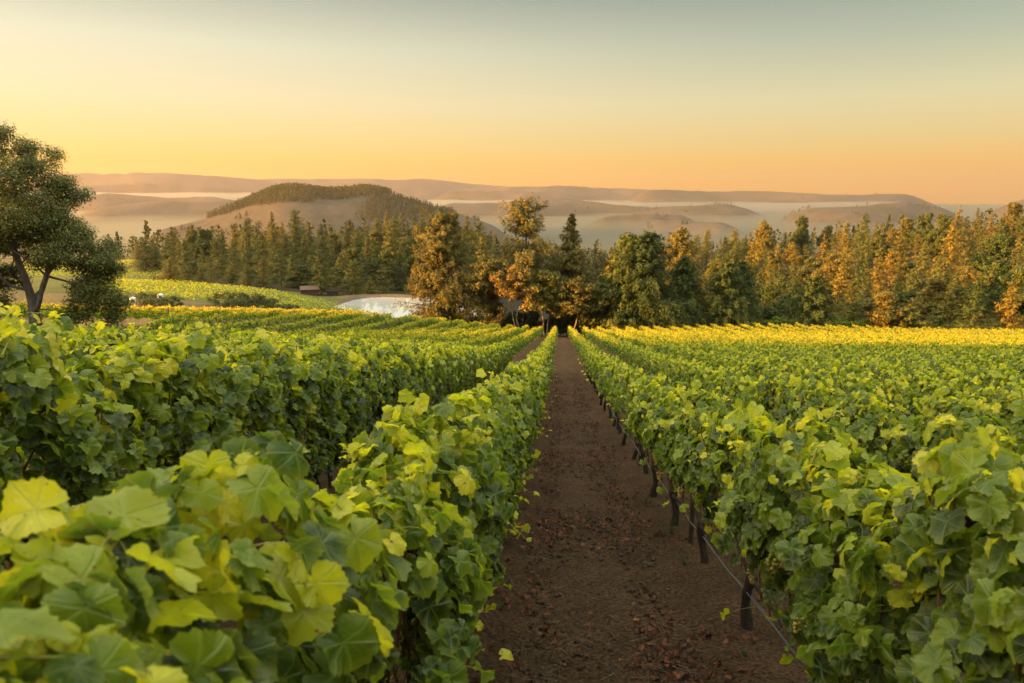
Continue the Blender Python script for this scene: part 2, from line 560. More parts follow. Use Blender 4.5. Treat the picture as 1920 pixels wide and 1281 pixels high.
def px_az(x, y=380):
    """azimuth (deg from +Y) of a photograph pixel, used to survey the ridge lines"""
    v = np.array([(x - 960) / 1280, 1.0, (640.5 - y) / 1280])
    p, w = R(PITCH), R(YAW)
    Yv = v[1] * math.cos(p) + v[2] * math.sin(p)
    Zv = -v[1] * math.sin(p) + v[2] * math.cos(p)
    X2 = v[0] * math.cos(w) - Yv * math.sin(w)
    Y2 = v[0] * math.sin(w) + Yv * math.cos(w)
    return math.degrees(math.atan2(X2, Y2)), math.degrees(math.atan2(Zv, math.hypot(X2, Y2)))


RIDGES = [  # distance, depth of slope (share of the distance), crest survey
    (1900, 0.30, [(180, 446), (270, 436), (330, 425), (380, 412), (420, 395), (470, 374), (510, 357), (535, 352), (570, 354), (610, 360), (650, 359), (690, 354), (720, 360), (760, 372), (800, 384), (850, 398), (890, 412), (960, 436), (1020, 450)]),
    (4300, 0.16, [(60, 398), (170, 390), (237, 384), (314, 377), (349, 380), (412, 379), (470, 386), (560, 405)]),
    (5600, 0.12, [(60, 362), (168, 361), (220, 363), (253, 366), (320, 371), (389, 368), (416, 371), (480, 380), (560, 400)]),
    (7600, 0.10, [(0, 352), (166, 350), (214, 348), (257, 345), (307, 349), (382, 350), (422, 353), (500, 362), (640, 380)]),
    (9600, 0.12, [(-60, 330), (60, 327), (120, 325), (162, 322), (175, 324), (191, 326), (216, 324), (230, 326), (245, 323), (293, 324), (349, 328), (432, 332), (495, 337), (516, 335), (560, 337), (620, 336), (690, 335), (740, 339), (780, 337), (800, 336), (830, 338), (870, 343), (910, 348), (960, 352), (1040, 372)]),
    (8600, 0.10, [(720, 380), (820, 362), (857, 356), (920, 351), (987, 352), (1070, 349), (1132, 352), (1216, 355), (1300, 366), (1380, 380)]),
    (6800, 0.09, [(740, 390), (837, 361), (850, 357), (903, 357), (987, 359), (1070, 364), (1101, 366), (1216, 372), (1300, 384)]),
    (4300, 0.15, [(740, 405), (841, 384), (882, 384), (937, 381), (966, 377), (1001, 375), (1039, 379), (1064, 375), (1089, 377), (1112, 381), (1153, 384), (1216, 388), (1241, 388), (1264, 385), (1312, 384), (1356, 381), (1369, 383), (1406, 391), (1444, 396), (1500, 410)]),
    (6300, 0.14, [(1120, 376), (1200, 356), (1249, 355), (1275, 357), (1346, 359), (1387, 358), (1434, 358), (1481, 361), (1556, 366), (1616, 369), (1680, 366), (1740, 372), (1770, 379), (1830, 392)]),
    (3300, 0.14, [(1400, 410), (1462, 395), (1500, 391), (1540, 388), (1600, 387), (1630, 384), (1660, 380), (1700, 379), (1730, 384), (1780, 391), (1820, 393), (1900, 402)]),
    (4700, 0.14, [(1780, 402), (1840, 385), (1880, 377), (1920, 372), (2000, 366), (2100, 372)]),
    (2900, 0.10, [(1040, 412), (1150, 404), (1210, 401), (1300, 405), (1380, 412)]),
    (2500, 0.10, [(1140, 420), (1230, 416), (1330, 417), (1460, 424)]),
]
RD = []
for d0, w, pts in RIDGES:
    ae = np.array([px_az(x, y) for x, y in pts])
    RD.append((d0, w, ae[:, 0], CAM_H + d0 * np.tan(np.radians(ae[:, 1]))))


def wob(x, y, s, seed):
    r = np.random.default_rng(seed)
    z = np.zeros_like(x)
    for k in range(5):
        a = r.uniform(0, 6.28)
        f = s * 1.7 ** k
        z = z + np.sin((x * math.cos(a) + y * math.sin(a)) * f + r.uniform(0, 6.28)) * 1.55 ** -k
    return z / 2


POND_C, POND_Z = np.array([-46.5, 203.0]), -31.2
PU = np.array([0.85, -0.53]) / math.hypot(0.85, 0.53)
PV = np.array([-PU[1], PU[0]])
PA, PB = 26.0, 17.5


def pond_r(X, Y):
    dx, dy = X - POND_C[0], Y - POND_C[1]
    a, b = dx * PU[0] + dy * PU[1], dx * PV[0] + dy * PV[1]
    ang = np.arctan2(b / PB, a / PA)
    return np.hypot(a / PA, b / PB) / (1 + 0.05 * np.sin(3 * ang + 1) + 0.03 * np.sin(5 * ang))


GA, GD = np.array([-36.0, 60.0]), np.array([11.0, 30.0]) / math.hypot(11, 30)
GN = np.array([-GD[1], GD[0]])          # towards the far side (left)


def golden_side(x, y):
    return (x - GA[0]) * GN[0] + (y - GA[1]) * GN[1]


def pix2world(x, y, depth):
    v = np.array([(x - 960) / 1280, 1.0, (640.5 - y) / 1280]) * depth
    p, w = R(PITCH), R(YAW)
    Yv = v[1] * math.cos(p) + v[2] * math.sin(p)
    Zv = -v[1] * math.sin(p) + v[2] * math.cos(p)
    return np.array([v[0] * math.cos(w) - Yv * math.sin(w), v[0] * math.sin(w) + Yv * math.cos(w), Zv + CAM_H])


OAK_D = 33.0
OAK_XY = pix2world(66, 606, OAK_D)
OAK_MOUND = 0.0


def H(X, Y):
    X = np.asarray(X, float)
    Y = np.asarray(Y, float)
    Yp = np.maximum(Y, 0)
    z = -(0.176 * Yp + 1.3 * (1 - np.exp(-Yp / 14)))
    # the hillside above and behind the camera
    Yn = np.minimum(Y, 0)
    z = z + HILL_TOP * (1 - np.exp(0.27 * Yn / HILL_TOP)) * 1.0
    u = np.maximum(-X - 0.4, 0)
    z = z + 0.78 * np.tanh(0.175 * u / 0.78) * (1 - 0.85 * sstep(12, 34, Y))
    gs = golden_side(X, Y)
    z = z + 2.0 * sstep(-16, 0, gs) * sstep(-10, 40, Y)
    z = z + OAK_MOUND * np.exp(-((X - OAK_XY[0]) ** 2 + (Y - OAK_XY[1]) ** 2) / 6.5 ** 2)
    # an unseen shoulder of the hill to the left, shaped to shade the near rows
    rt = (X + 40) * -0.59 + (Y + 90) * 0.81
    rs = (X + 40) * 0.81 + (Y + 90) * 0.59
    z = z + (np.interp(rt, [0, 50, 95, 130, 168, 210], [0, 20, 17.5, 10, 6.5, 0]) + 1.5 * wob(X, Y, 0.11, 13) * sstep(60, 100, rt)) * np.exp(-(np.minimum(rs, 0) / 60) ** 2 - (np.maximum(rs, 0) / 24) ** 2)
    az = np.degrees(np.arctan2(X, np.maximum(Y, 1e-3)))
    d = np.hypot(X, Y)
    ft = far_table(az, np.maximum(Y, 0.5 * d))
    z = z + (ft - z) * sstep(86, 116, Y)
    z = np.where(Y > 40, z + wob(X, Y, 0.045, 3) * 0.5 * sstep(125, 200, Y), z)
    # distant ridges
    far = np.full_like(z, -150.0)
    front = Y > 0
    for i, (d0, w, a, c) in enumerate(RD):
        ga = np.linspace(a[0], a[-1], 240)
        gc = np.interp(ga, a, c)
        kk = np.hanning(15) / np.hanning(15).sum()
        gc = np.convolve(np.pad(gc, 7, mode='edge'), kk, 'valid')
        ca = np.interp(az, ga, gc, left=-400, right=-400)
        edge = np.minimum(az - a[0], a[-1] - az)
        ca = np.where(edge < 0, -400, ca)
        ca = np.where(edge < 4.5, -170 + (ca + 170) * sstep(0, 4.5, edge), ca)
        dd = d0 * (1 + 0.03 * np.sin(np.radians(az) * 23 + i))
        prof = np.exp(-(np.abs(d - dd) / (w * d0)) ** 1.8)
        spur = wob(np.radians(az) * d0, d, 2.2 / (w * d0), 11 + i) * (d0 * 0.010) * np.clip(np.abs(d - dd) / (w * d0) * 2, 0, 1) * prof
        far = np.maximum(far, -165 + (ca + 165) * prof + spur)
    far = np.where(front, far, -150)
    z = np.where(d > 900, z + (np.maximum(z, far) - z) * sstep(900, 1150, d), z)
    # pond basin and its bank
    r = pond_r(X, Y)
    basin = np.where(r < 1, POND_Z - 2.2 + 2.2 * r ** 4, POND_Z + 0.7 * sstep(1.0, 1.10, r))
    z = np.where(r < 1.8, basin + (z - basin) * sstep(1.12, 1.8, r), z)
    return z


HILL_TOP = 21.0


def h1(x, y):
    return float(H(np.array([x]), np.array([y]))[0])


OAK_MOUND = OAK_XY[2] - h1(OAK_XY[0], OAK_XY[1])     # the oak stands on a knoll
# rows of vines
ROW0, ROWS, VSP = 1.66, 2.44, 1.79
END_Y = 117.0
def in_field(x, y):
    if x > 0: return y < END_Y + 0.05 * x and x < 110
    return y < END_Y and golden_side(x, y) < -2.0 and x > -15 - 0.62 * max(0, y - 24)


# ------------------------------------------------------------------ ground sheet
fine = np.radians(np.arange(-46, 40.01, 0.22))
rest = np.radians(np.arange(40.01 + 4, 314 - 0.1, 4.0))
ang = np.concatenate([fine, rest])
rad = [0.0]
r_ = 0.35
while r_ < 11900:
    rad.append(r_)
    r_ *= 1.0 + (0.03 if r_ < 60 else 0.016)
rad = np.array(rad[1:])
A, D = np.meshgrid(ang, rad)
GX, GY = (D * np.sin(A)), (D * np.cos(A))
GZ = H(GX, GY)
nA, nR = len(ang), len(rad)
# soft tilth in the near field
near = (D < 40)
GZ = GZ + np.where(near, 0.018 * wob(GX, GY, 5.0, 21) + 0.03 * wob(GX, GY, 1.6, 22), 0)
GZ = GZ - np.where(D < 70, 0.045 * (np.exp(-((GX - 0.95) / 0.2) ** 2) + np.exp(-((GX + 0.15) / 0.2) ** 2)), 0)
# the vine rows stand on slight berms
u_row = (GX - ROW0) / ROWS
berm = np.exp(-((u_row - np.round(u_row)) * ROWS / 0.45) ** 2)
GZ = GZ + np.where((GY < 118) & (GX > -22) & (D < 130), 0.07 * berm, 0)


def zone_colors(X, Y, Z):
    n = X.size
    c = np.tile(np.array([0.098, 0.061, 0.035]), (n, 1))
    az = np.degrees(np.arctan2(X, np.maximum(Y, 1e-3)))
    d = np.hypot(X, Y)

    def put(mask, colr):
        m = np.clip(mask, 0, 1)[:, None]
        c[:] = c * (1 - m) + np.array(colr) * m
    n1 = wob(X, Y, 0.08, 31)
    n2 = wob(X, Y, 0.3, 32)
    # headlands with dry grass
    put(((Y > 100) & (az < -9)) * 1.0 * (0.8 + 0.2 * n2), (0.085, 0.085, 0.035))
    gs = golden_side(X, Y)
    put(((gs > -3) & (gs < 14) & (X < -15) & (Y < 110)) * 0.7, (0.085, 0.09, 0.035))
    put(((gs > 14) & (Y > 20)) * 1.0 * (0.85 + 0.15 * n1), (0.16, 0.13, 0.06))
    # green lower fields
    put(((Y > 122) & (Y < 222) & (az < -17.5)) * (0.8 + 0.3 * n1), (0.10, 0.12, 0.03))
    put(((Y > 222) & (Y < 420) & (az < -31)) * (0.8 + 0.3 * n1), (0.10, 0.11, 0.035))
    pr = pond_r(X, Y)
    put((pr < 1.13) * 1.0, (0.13, 0.10, 0.07))
    # forest floor
    put(((Y > 121) & (az > -10)) * sstep(119, 124, Y), (0.030, 0.026, 0.014))
    put(((Y > 222) & (az > -32) & (az < -9.5) & (pr > 1.4)) * 1.0, (0.030, 0.028, 0.014))
    put(sstep(430, 520, Y), (0.035, 0.035, 0.018))
    # the valley and hills: dry grass with darker folds and wooded patches
    hill = sstep(850, 1000, d)
    put(hill, (0.074, 0.064, 0.050))
    put(hill * np.clip(wob(X, Y, 0.0035, 41) * 0.9, 0, 0.55), (0.044, 0.040, 0.032))
    put(hill * np.clip(wob(X, Y, 0.0062, 42) * 1.1 - 0.25, 0, 0.6), (0.110, 0.086, 0.058))
    put(hill * np.clip((wob(X, Y, 0.010, 43) - 0.35) * 4, 0, 0.7), (0.045, 0.046, 0.026))
    put(hill * np.clip((wob(X, Y, 0.028, 44) - 0.45) * 4, 0, 0.6), (0.050, 0.046, 0.028))
    return c


zc = zone_colors(GX.ravel(), GY.ravel(), GZ.ravel())
mb = MB()
idx = np.arange(nA * nR).reshape(nR, nA)
nxt = np.roll(idx, -1, axis=1)
F = np.stack([idx[:-1], idx[1:], nxt[1:], nxt[:-1]], axis=-1).reshape(-1, 4)
Vg = np.stack([GX, GY, GZ], -1).reshape(-1, 3)
Vg = np.vstack([Vg, [[0, 0, h1(0, 0.0)]]])
mb.add(Vg, F)
c0 = len(Vg) - 1
mb.F.append(np.array([(c0, idx[0, j], nxt[0, j]) for j in range(nA)]))
mb.M.append(np.zeros(nA, int))
mb.smooth.append(np.ones(nA, bool))


def ground_mat():
    m, nt, n, l, out = newmat("ground")
    at = n('ShaderNodeAttribute')
    at.attribute_name = 'zone'
    tcn = n('ShaderNodeTexCoord')

    def noise(sc, det=6, rgh=0.6):
        z = n('ShaderNodeTexNoise')
        z.inputs['Scale'].default_value = sc
        z.inputs['Detail'].default_value = det
        z.inputs['Roughness'].default_value = rgh
        l(tcn.outputs['Object'], z.inputs['Vector'])
        return z.outputs['Fac']
    a, b, cst, dst = noise(28, 8, 0.7), noise(1.6), noise(0.035, 9, 0.68), noise(120, 3)
    r1 = setramp(n('ShaderNodeValToRGB'), [(0.34, (0.28, 0.26, 0.25)), (0.5, (0.95, 0.93, 0.9)), (0.66, (2.0, 1.9, 1.75))])
    l(a, r1.inputs[0])
    r2 = setramp(n('ShaderNodeValToRGB'), [(0.3, (0.70, 0.70, 0.72)), (0.7, (1.25, 1.22, 1.18))])
    l(b, r2.inputs[0])
    r3 = setramp(n('ShaderNodeValToRGB'), [(0.32, (0.70, 0.76, 0.78)), (0.68, (1.28, 1.20, 1.08))])
    l(cst, r3.inputs[0])
    c = mixc(n, l, 1.0, at.outputs['Color'], r1.outputs[0], 'MULTIPLY')
    c = mixc(n, l, 1.0, c, r2.outputs[0], 'MULTIPLY')
    c = mixc(n, l, 1.0, c, r3.outputs[0], 'MULTIPLY')
    pb = n('ShaderNodeBsdfPrincipled')
    l(c, pb.inputs['Base Color'])
    pb.inputs['Roughness'].default_value = 0.95
    pb.inputs['Specular IOR Level'].default_value = 0.1
    hh = math_node(n, l, 'ADD', math_node(n, l, 'MULTIPLY', a, 1.0), math_node(n, l, 'MULTIPLY', dst, 0.35))
    bp = n('ShaderNodeBump')
    bp.inputs['Strength'].default_value = 1.0
    bp.inputs['Distance'].default_value = 0.09
    l(hh, bp.inputs['Height'])
    l(bp.outputs[0], pb.inputs['Normal'])
    l(pb.outputs[0], out.inputs[0])
    return m


M_ground = ground_mat()
g = mb.build("ground", M_ground, color=np.vstack([zc, zc[:1]]))
tag(g, kind='structure')

# pond water
m, nt, n, l, out = newmat("water")
pb = n('ShaderNodeBsdfPrincipled')
pb.inputs['Base Color'].default_value = (0.42, 0.43, 0.42, 1)  # pale base stands in for the bright sky reflection
pb.inputs['Roughness'].default_value = 0.02
pb.inputs['IOR'].default_value = 1.6
pb.inputs['Specular IOR Level'].default_value = 1.0
l(pb.outputs[0], out.inputs[0])
M_water = m
mb = MB()
aa = np.linspace(0, 2 * math.pi, 72, endpoint=False)
rr = 1.04
P = np.array([POND_C + PU * PA * rr * math.cos(t) * (1 + 0.05 * math.sin(3 * t + 1) + 0.03 * math.sin(5 * t)) + PV * PB * rr * math.sin(t) * (1 + 0.05 * math.sin(3 * t + 1) + 0.03 * math.sin(5 * t)) for t in aa])
V = np.vstack([np.c_[P, np.full(72, POND_Z)], [[POND_C[0], POND_C[1], POND_Z]]])
mb.add(V, [(i, (i + 1) % 72, 72) for i in range(72)])
tag(mb.build("pond_water", M_water), kind='structure')

# ------------------------------------------------------------------ leaf templates
def leaf_template(hi=True, seed=0):
    """vine leaf: petiole at the origin, blade towards -y, width about 1"""
    r = np.random.default_rng(seed)
    lobes = [(-90, 0.17, 26), (-34, 0.12, 22), (-146, 0.12, 22), (22, 0.05, 24), (158, 0.05, 24)]
    deep = r.uniform(0.7, 1.25)

    def rad_at(a):
        v = 0.44
        for la, lr, lw in lobes:
            dlt = (a - la + 180) % 360 - 180
            v += lr * deep * math.exp(-(dlt / lw) ** 2)
        dp = abs((a - 90 + 180) % 360 - 180)
        if dp < 30: v *= 0.25 + 0.75 * (dp / 30) ** 0.7
        return v
    n = 46 if hi else 9
    angs = np.linspace(92, 92 + 356, n) if hi else np.array([100, 158, 190, 212, 245, 270, 295, 328, 350, 382, 440.0])
    out = []
    for i, a in enumerate(angs):
        q = rad_at(a)
        if hi: q *= (1.0 + (0.045 if i % 2 else -0.035)) * (1 + r.normal() * 0.02)
        out.append((q * math.cos(R(a)), q * math.sin(R(a))))
    out = np.array(out)
    k = len(out)
    if hi:
        mid = out * 0.55
        P = np.vstack([[[0, 0]], mid, out])
        F = []
        for i in range(k - 1):
            F += [(0, 1 + i, 2 + i), (1 + i, 1 + k + i, 2 + k + i), (1 + i, 2 + k + i, 2 + i)]
    else:
        P = np.vstack([[[0, 0]], out])
        F = [(0, 1 + i, 2 + i) for i in range(k - 1)]
    x, y = P[:, 0], P[:, 1]
    rr = np.hypot(x, y)
    b1, b2, b3 = r.uniform(0.4, 1.3), r.uniform(-1.1, 0.2), r.uniform(-0.10, 0.10)
    z = -b1 * 0.5 * np.abs(x) ** 1.3 * (1 if r.random() < 0.6 else -0.7) + b2 * y * y * 0.7 + b3 * np.sin(x * 7 + r.uniform(0, 6)) + 0.05 * np.sin(np.arctan2(y, x) * 5) * rr * 2
    if hi: z = z + r.normal(0, 0.016, len(z)) * np.r_[0, np.ones(len(z) - 1)]
    V = np.c_[x, y, z]
    return V, np.array(F), P


HI = [leaf_template(True, s) for s in range(7)]
LO = [leaf_template(False, 20 + s) for s in range(5)]
QV = np.array([(-0.5, 0, -0.12), (0, 0.35, 0.08), (0.5, 0, -0.12), (0, -0.6, 0.02)], float)
QUAD = (QV, np.array([(0, 3, 1), (1, 3, 2)]), QV[:, :2])


def put_leaves(mb, tm, P, n, tip, S, T, r):
    Rm = frames(n, tip)
    k = r.integers(0, len(tm), len(P))
    for i, t_ in enumerate(tm):
        m_ = k == i
        if m_.any(): scatter(mb, t_, P[m_], Rm[m_], S[m_], T[m_])


def vine_leaves(r, N, length=VSP, shoots=9, zlo=1.0):
    """positions, normals, tips, sizes, tints of the leaves of one vine (row along y)"""
    L = length / 2 + 0.10
    N = int(N * (1 + 0.8 * (1.0 - zlo)))
    y = r.uniform(-L, L, N)
    z = zlo + (1.92 - zlo) * r.beta(1.2, 1.1, N)
    side = np.where(r.random(N) < 0.5, -1, 1)
    ph = r.uniform(0, 6.28, 8)
    bul = 0.07 * np.sin(y * 4.1 + ph[0] + side) + 0.06 * np.sin(z * 5.2 + ph[1] * side) + 0.05 * np.sin(y * 9 + z * 7 + ph[2])
    w = 0.21 + 0.07 * np.sin((z - 0.75) / 1.2 * math.pi) - 0.08 * sstep(1.5, 1.9, z) + bul
    depth = r.beta(2.6, 1.1, N)
    x = side * w * depth
    # hollows where one sees into the dark inside
    hol = np.sin(y * 6.3 + ph[5]) * np.sin(z * 7.1 + ph[6] + side) + 0.5 * np.sin(y * 13 + z * 11 + ph[7])
    keep = (hol < 0.75) | (r.random(N) < 0.35)
    x, y, z, side, depth = x[keep], y[keep], z[keep], side[keep], depth[keep]
    N = len(x)
    P = np.c_[x, y, z]
    nrm = np.c_[side * (0.4 + 0.8 * r.random(N)), r.normal(0, 0.6, N), 0.25 + 0.55 * r.random(N)]
    tip = np.c_[side * 0.25 + r.normal(0, 0.3, N), r.normal(0, 0.45, N), -np.ones(N)]
    S = r.uniform(0.07, 0.168, N)
    T = np.clip(0.27 + r.normal(0, 0.19, N) + 0.34 * (z - 1.35) - 0.32 * (1 - depth), 0.0, 0.88)  # inner leaves darkened for hedge shade; lower, older leaves darker too
    # the crest
    M = int(N * 0.24)
    yt = r.uniform(-L, L, M)
    xt = r.normal(0, 0.11, M)
    zt = 1.80 + 0.08 * np.sin(yt * 5 + ph[3]) + 0.06 * np.sin(yt * 11 + ph[4]) + r.normal(0, 0.07, M) - 1.2 * xt ** 2
    P = np.vstack([P, np.c_[xt, yt, zt]])
    nrm = np.vstack([nrm, np.c_[xt * 3 + r.normal(0, 0.7, M), r.normal(0, 0.7, M), 0.2 + 0.8 * r.random(M)]])
    tip = np.vstack([tip, np.c_[np.sign(xt) + r.normal(0, 0.8, M), r.normal(0, 0.9, M), -0.9 * np.ones(M)]])
    S = np.r_[S, r.uniform(0.06, 0.15, M)]
    T = np.r_[T, np.clip(0.70 + r.normal(0, 0.17, M), 0.1, 0.97)]  # crest tint lighter, for young growth and for light on the tops
    # shoots above the hedge and a few bending out at the sides
    canes = []
    for k in range(shoots):
        y0 = r.uniform(-L, L)
        x0 = r.normal(0, 0.13)
        up = k < shoots * 0.82
        ln = r.uniform(0.10, 0.30) if up else r.uniform(0.25, 0.5)
        s_ = 1 if r.random() < 0.5 else -1
        z0 = 1.80 if up else r.uniform(1.25, 1.7)
        if not up: x0 = s_ * 0.28
        q = np.linspace(0, 1, 6)
        dx = (r.normal(0, 0.12) if up else s_ * 0.28)
        dy = r.normal(0, 0.2)
        dz = ln if up else r.uniform(-0.25, 0.12)
        pts = np.c_[x0 + dx * q ** 1.4, y0 + dy * q, z0 + dz * q - (0.10 * q ** 3 if up else 0.18 * q ** 2)]
        canes.append(pts)
        m_ = 7
        qi = np.linspace(0.15, 1, m_)
        pp = np.c_[[np.interp(qi, q, pts[:, j]) for j in range(3)]].T + r.normal(0, 0.02, (m_, 3))
        P = np.vstack([P, pp])
        nrm = np.vstack([nrm, rand_dirs(m_, r) * 0.8 + [0, 0, 0.8]])
        tip = np.vstack([tip, rand_dirs(m_, r) + [0, 0, -0.3]])
        S = np.r_[S, np.linspace(0.105, 0.045, m_) * r.uniform(0.8, 1.15, m_)]
        T = np.r_[T, np.clip(np.linspace(0.66, 0.92, m_) - (0 if up else 0.22) + r.normal(0, 0.07, m_), 0, 1)]
    # a few yellowed leaves low in the fruit zone
    M = int(N * 0.03) + 1
    P = np.vstack([P, np.c_[r.normal(0, 0.2, M), r.uniform(-L, L, M), r.uniform(zlo - 0.2, zlo + 0.05, M)]])
    nrm = np.vstack([nrm, rand_dirs(M, r) + [0, 0, 0.4]])
    tip = np.vstack([tip, np.c_[r.normal(0, 0.4, M), r.normal(0, 0.4, M), -np.ones(M)]])
    S = np.r_[S, r.uniform(0.07, 0.12, M)]
    T = np.r_[T, r.uniform(0.5, 0.98, M)]
    return P, nrm, tip, S, T, canes


def vine_foliage(seed, tm, N, shoots, canes_on=True, zlo=1.0):
    r = np.random.default_rng(seed)
    mb = MB()
    P, nrm, tip, S, T, canes = vine_leaves(r, N, shoots=shoots, zlo=zlo)
    put_leaves(mb, tm, P, nrm, tip, S, T, r)
    if canes_on:
        for pts in canes: tube(mb, pts, np.linspace(0.005, 0.002, len(pts)), 4, 1)
        for k in range(10):           # upright canes inside the hedge
            y0 = -0.85 + 1.7 * k / 9 + r.normal(0, 0.04)
            q = np.linspace(0, 1, 7)
            pts = np.c_[r.normal(0, 0.05) + r.normal(0, 0.13) * q + 0.02 * np.sin(q * 9), y0 * (0.75 + 0.25 * q) + r.normal(0, 0.03, 7), 0.60 + 1.2 * q]
            tube(mb, pts, np.linspace(0.0075, 0.004, 7), 5, 2)
        # petioles of the outer leaves
        ii = r.choice(len(P), min(160, len(P)), replace=False)
        for i in ii:
            p = P[i]
            a = np.array([p[0] * 0.55, p[1] + r.normal(0, 0.04), p[2] + r.uniform(-0.05, 0.06)])
            tube(mb, np.array([a, (a + p) / 2 + [0, 0, 0.012], p]), [0.0025, 0.002, 0.0018], 3, 1, cap=False)
    return mb.mesh("foliage", uv=True)


def vine_trunk(seed):
    r = np.random.default_rng(seed)
    mb = MB()
    q = np.linspace(0, 1, 12)
    hgt = r.uniform(0.52, 0.62)
    px = 0.03 * np.sin(q * 5 + r.uniform(0, 6)) + r.normal(0, 0.02) * q
    py = 0.035 * np.sin(q * 4 + r.uniform(0, 6)) + r.normal(0, 0.04) * q
    rd = 0.052 - 0.012 * q + 0.012 * np.exp(-((q - 0.95) / 0.12) ** 2) + 0.022 * np.exp(-(q / 0.10) ** 2) + r.normal(0, 0.004, 12)
    pts = np.c_[px, py, -0.08 + (hgt + 0.08) * q]
    tube(mb, pts, rd, 9)
    top = pts[-2]
    for s in (-1, 1):
        e = np.linspace(0, 1, 6)
        arm = np.c_[top[0] + r.normal(0, 0.01, 6), top[1] + s * (0.03 + 0.78 * e), top[2] + 0.02 + 0.10 * np.sin(e * 1.6) + r.normal(0, 0.008, 6)]
        tube(mb, arm, np.linspace(0.026, 0.010, 6), 6)
    return mb.mesh("trunk")


def grape_cluster(seed):
    r = np.random.default_rng(seed)
    mb = MB()
    # low sphere
    v, f = [(0, 0, 1)], []
    for i in (1, 2, 3):
        for j in range(6):
            a = j * math.pi / 3 + i * 0.5
            v.append((math.sin(i * math.pi / 4) * math.cos(a), math.sin(i * math.pi / 4) * math.sin(a), math.cos(i * math.pi / 4)))
    v.append((0, 0, -1))
    for j in range(6):
        k = (j + 1) % 6
        f += [(0, 1 + j, 1 + k), (1 + j, 7 + j, 1 + k), (1 + k, 7 + j, 7 + k), (7 + j, 13 + j, 7 + k), (7 + k, 13 + j, 13 + k), (13 + j, 19, 13 + k)]
    n_ = 46
    q = r.random(n_) ** 0.8
    q = np.sort(q)
    wd = (0.034 * (1 - q) ** 0.7 + 0.006) * np.sqrt(r.random(n_))
    a = r.uniform(0, 6.28, n_)
    P = np.c_[np.cos(a) * wd, np.sin(a) * wd, -0.015 - 0.105 * q]
    tube(mb, [(0, 0, 0.03), (0.002, 0, -0.05), (0, 0.002, -0.118)], [0.003, 0.003, 0.002], 4)
    scatter(mb, (np.array(v), np.array(f), np.zeros((20, 2))), P, np.tile(np.eye(3), (n_, 1, 1)), r.uniform(0.0085, 0.0108, n_), r.uniform(0, 1, n_))
    return mb.mesh("grape_cluster")


# ------------------------------------------------------------------ the vines
p_, w_ = R(PITCH), R(YAW)


def project(x, y, z):
    """camera space -> (photo x, photo y, depth)"""
    X2 = x * math.cos(w_) + y * math.sin(w_)
    Y2 = -x * math.sin(w_) + y * math.cos(w_)
    zz = z - CAM_H
    dep = Y2 * math.cos(p_) - zz * math.sin(p_)
    up = Y2 * math.sin(p_) + zz * math.cos(p_)
    return 960 + 1280 * X2 / np.maximum(dep, 0.05), 640.5 - 1280 * up / np.maximum(dep, 0.05), dep


cands = []
for k in range(-16, 46):
    X = ROW0 + ROWS * k
    Y0 = 0.09 if k == 0 else (-0.5 if k == -1 else random.uniform(0, VSP) - 1.0)
    y = Y0
    while y < 125:
        if in_field(X, y): cands.append((X, y, k))
        y += VSP
cands = np.array(cands)
cz = H(cands[:, 0], cands[:, 1])
px, py, pd = project(cands[:, 0], cands[:, 1], cz + 1.6)
pw = 1280 * 0.95 / np.maximum(pd, 0.3)
vis = (pd > 0.25) & (px > -pw - 120) & (px < 1920 + pw + 160) & (py < 1500)
cands, cz, pd = cands[vis], cz[vis], pd[vis]
order = np.argsort(pd)
N_IND = 292
ind, rest_i = order[:N_IND], order[N_IND:]

FOL_HI = [vine_foliage(100 + s, HI, 640, 9, zlo=1.08) for s in range(6)]
FOL_HANG = [vine_foliage(160 + s, HI, 620, 8, zlo=0.50) for s in range(5)]
FOL_HANG_LO = [vine_foliage(170 + s, LO, 470, 8, canes_on=False, zlo=0.50) for s in range(4)]
for me in FOL_HANG:
    for m_ in (M_vine, M_shoot, M_cane): me.materials.append(m_)
for me in FOL_HANG_LO: me.materials.append(M_vine)
FOL_NEAR = vine_foliage(150, HI, 680, 5, zlo=0.7)
for m_ in (M_vine, M_shoot, M_cane): FOL_NEAR.materials.append(m_)
FOL_LO = [vine_foliage(200 + s, LO, 470, 10, canes_on=False, zlo=1.06) for s in range(6)]
for me in FOL_HI:
    for m_ in (M_vine, M_shoot, M_cane): me.materials.append(m_)
for me in FOL_LO: me.materials.append(M_vine)
TRUNKS = [vine_trunk(300 + s) for s in range(6)]
for me in TRUNKS: me.materials.append(M_bark_vine)
GRAPES = [grape_cluster(400 + s) for s in range(4)]
for me in GRAPES: me.materials.append(M_grape)


def side_name(k):
    return (ORD[k] + " row right of the dirt path") if k >= 0 else (ORD[-k - 1] + " row left of the dirt path")


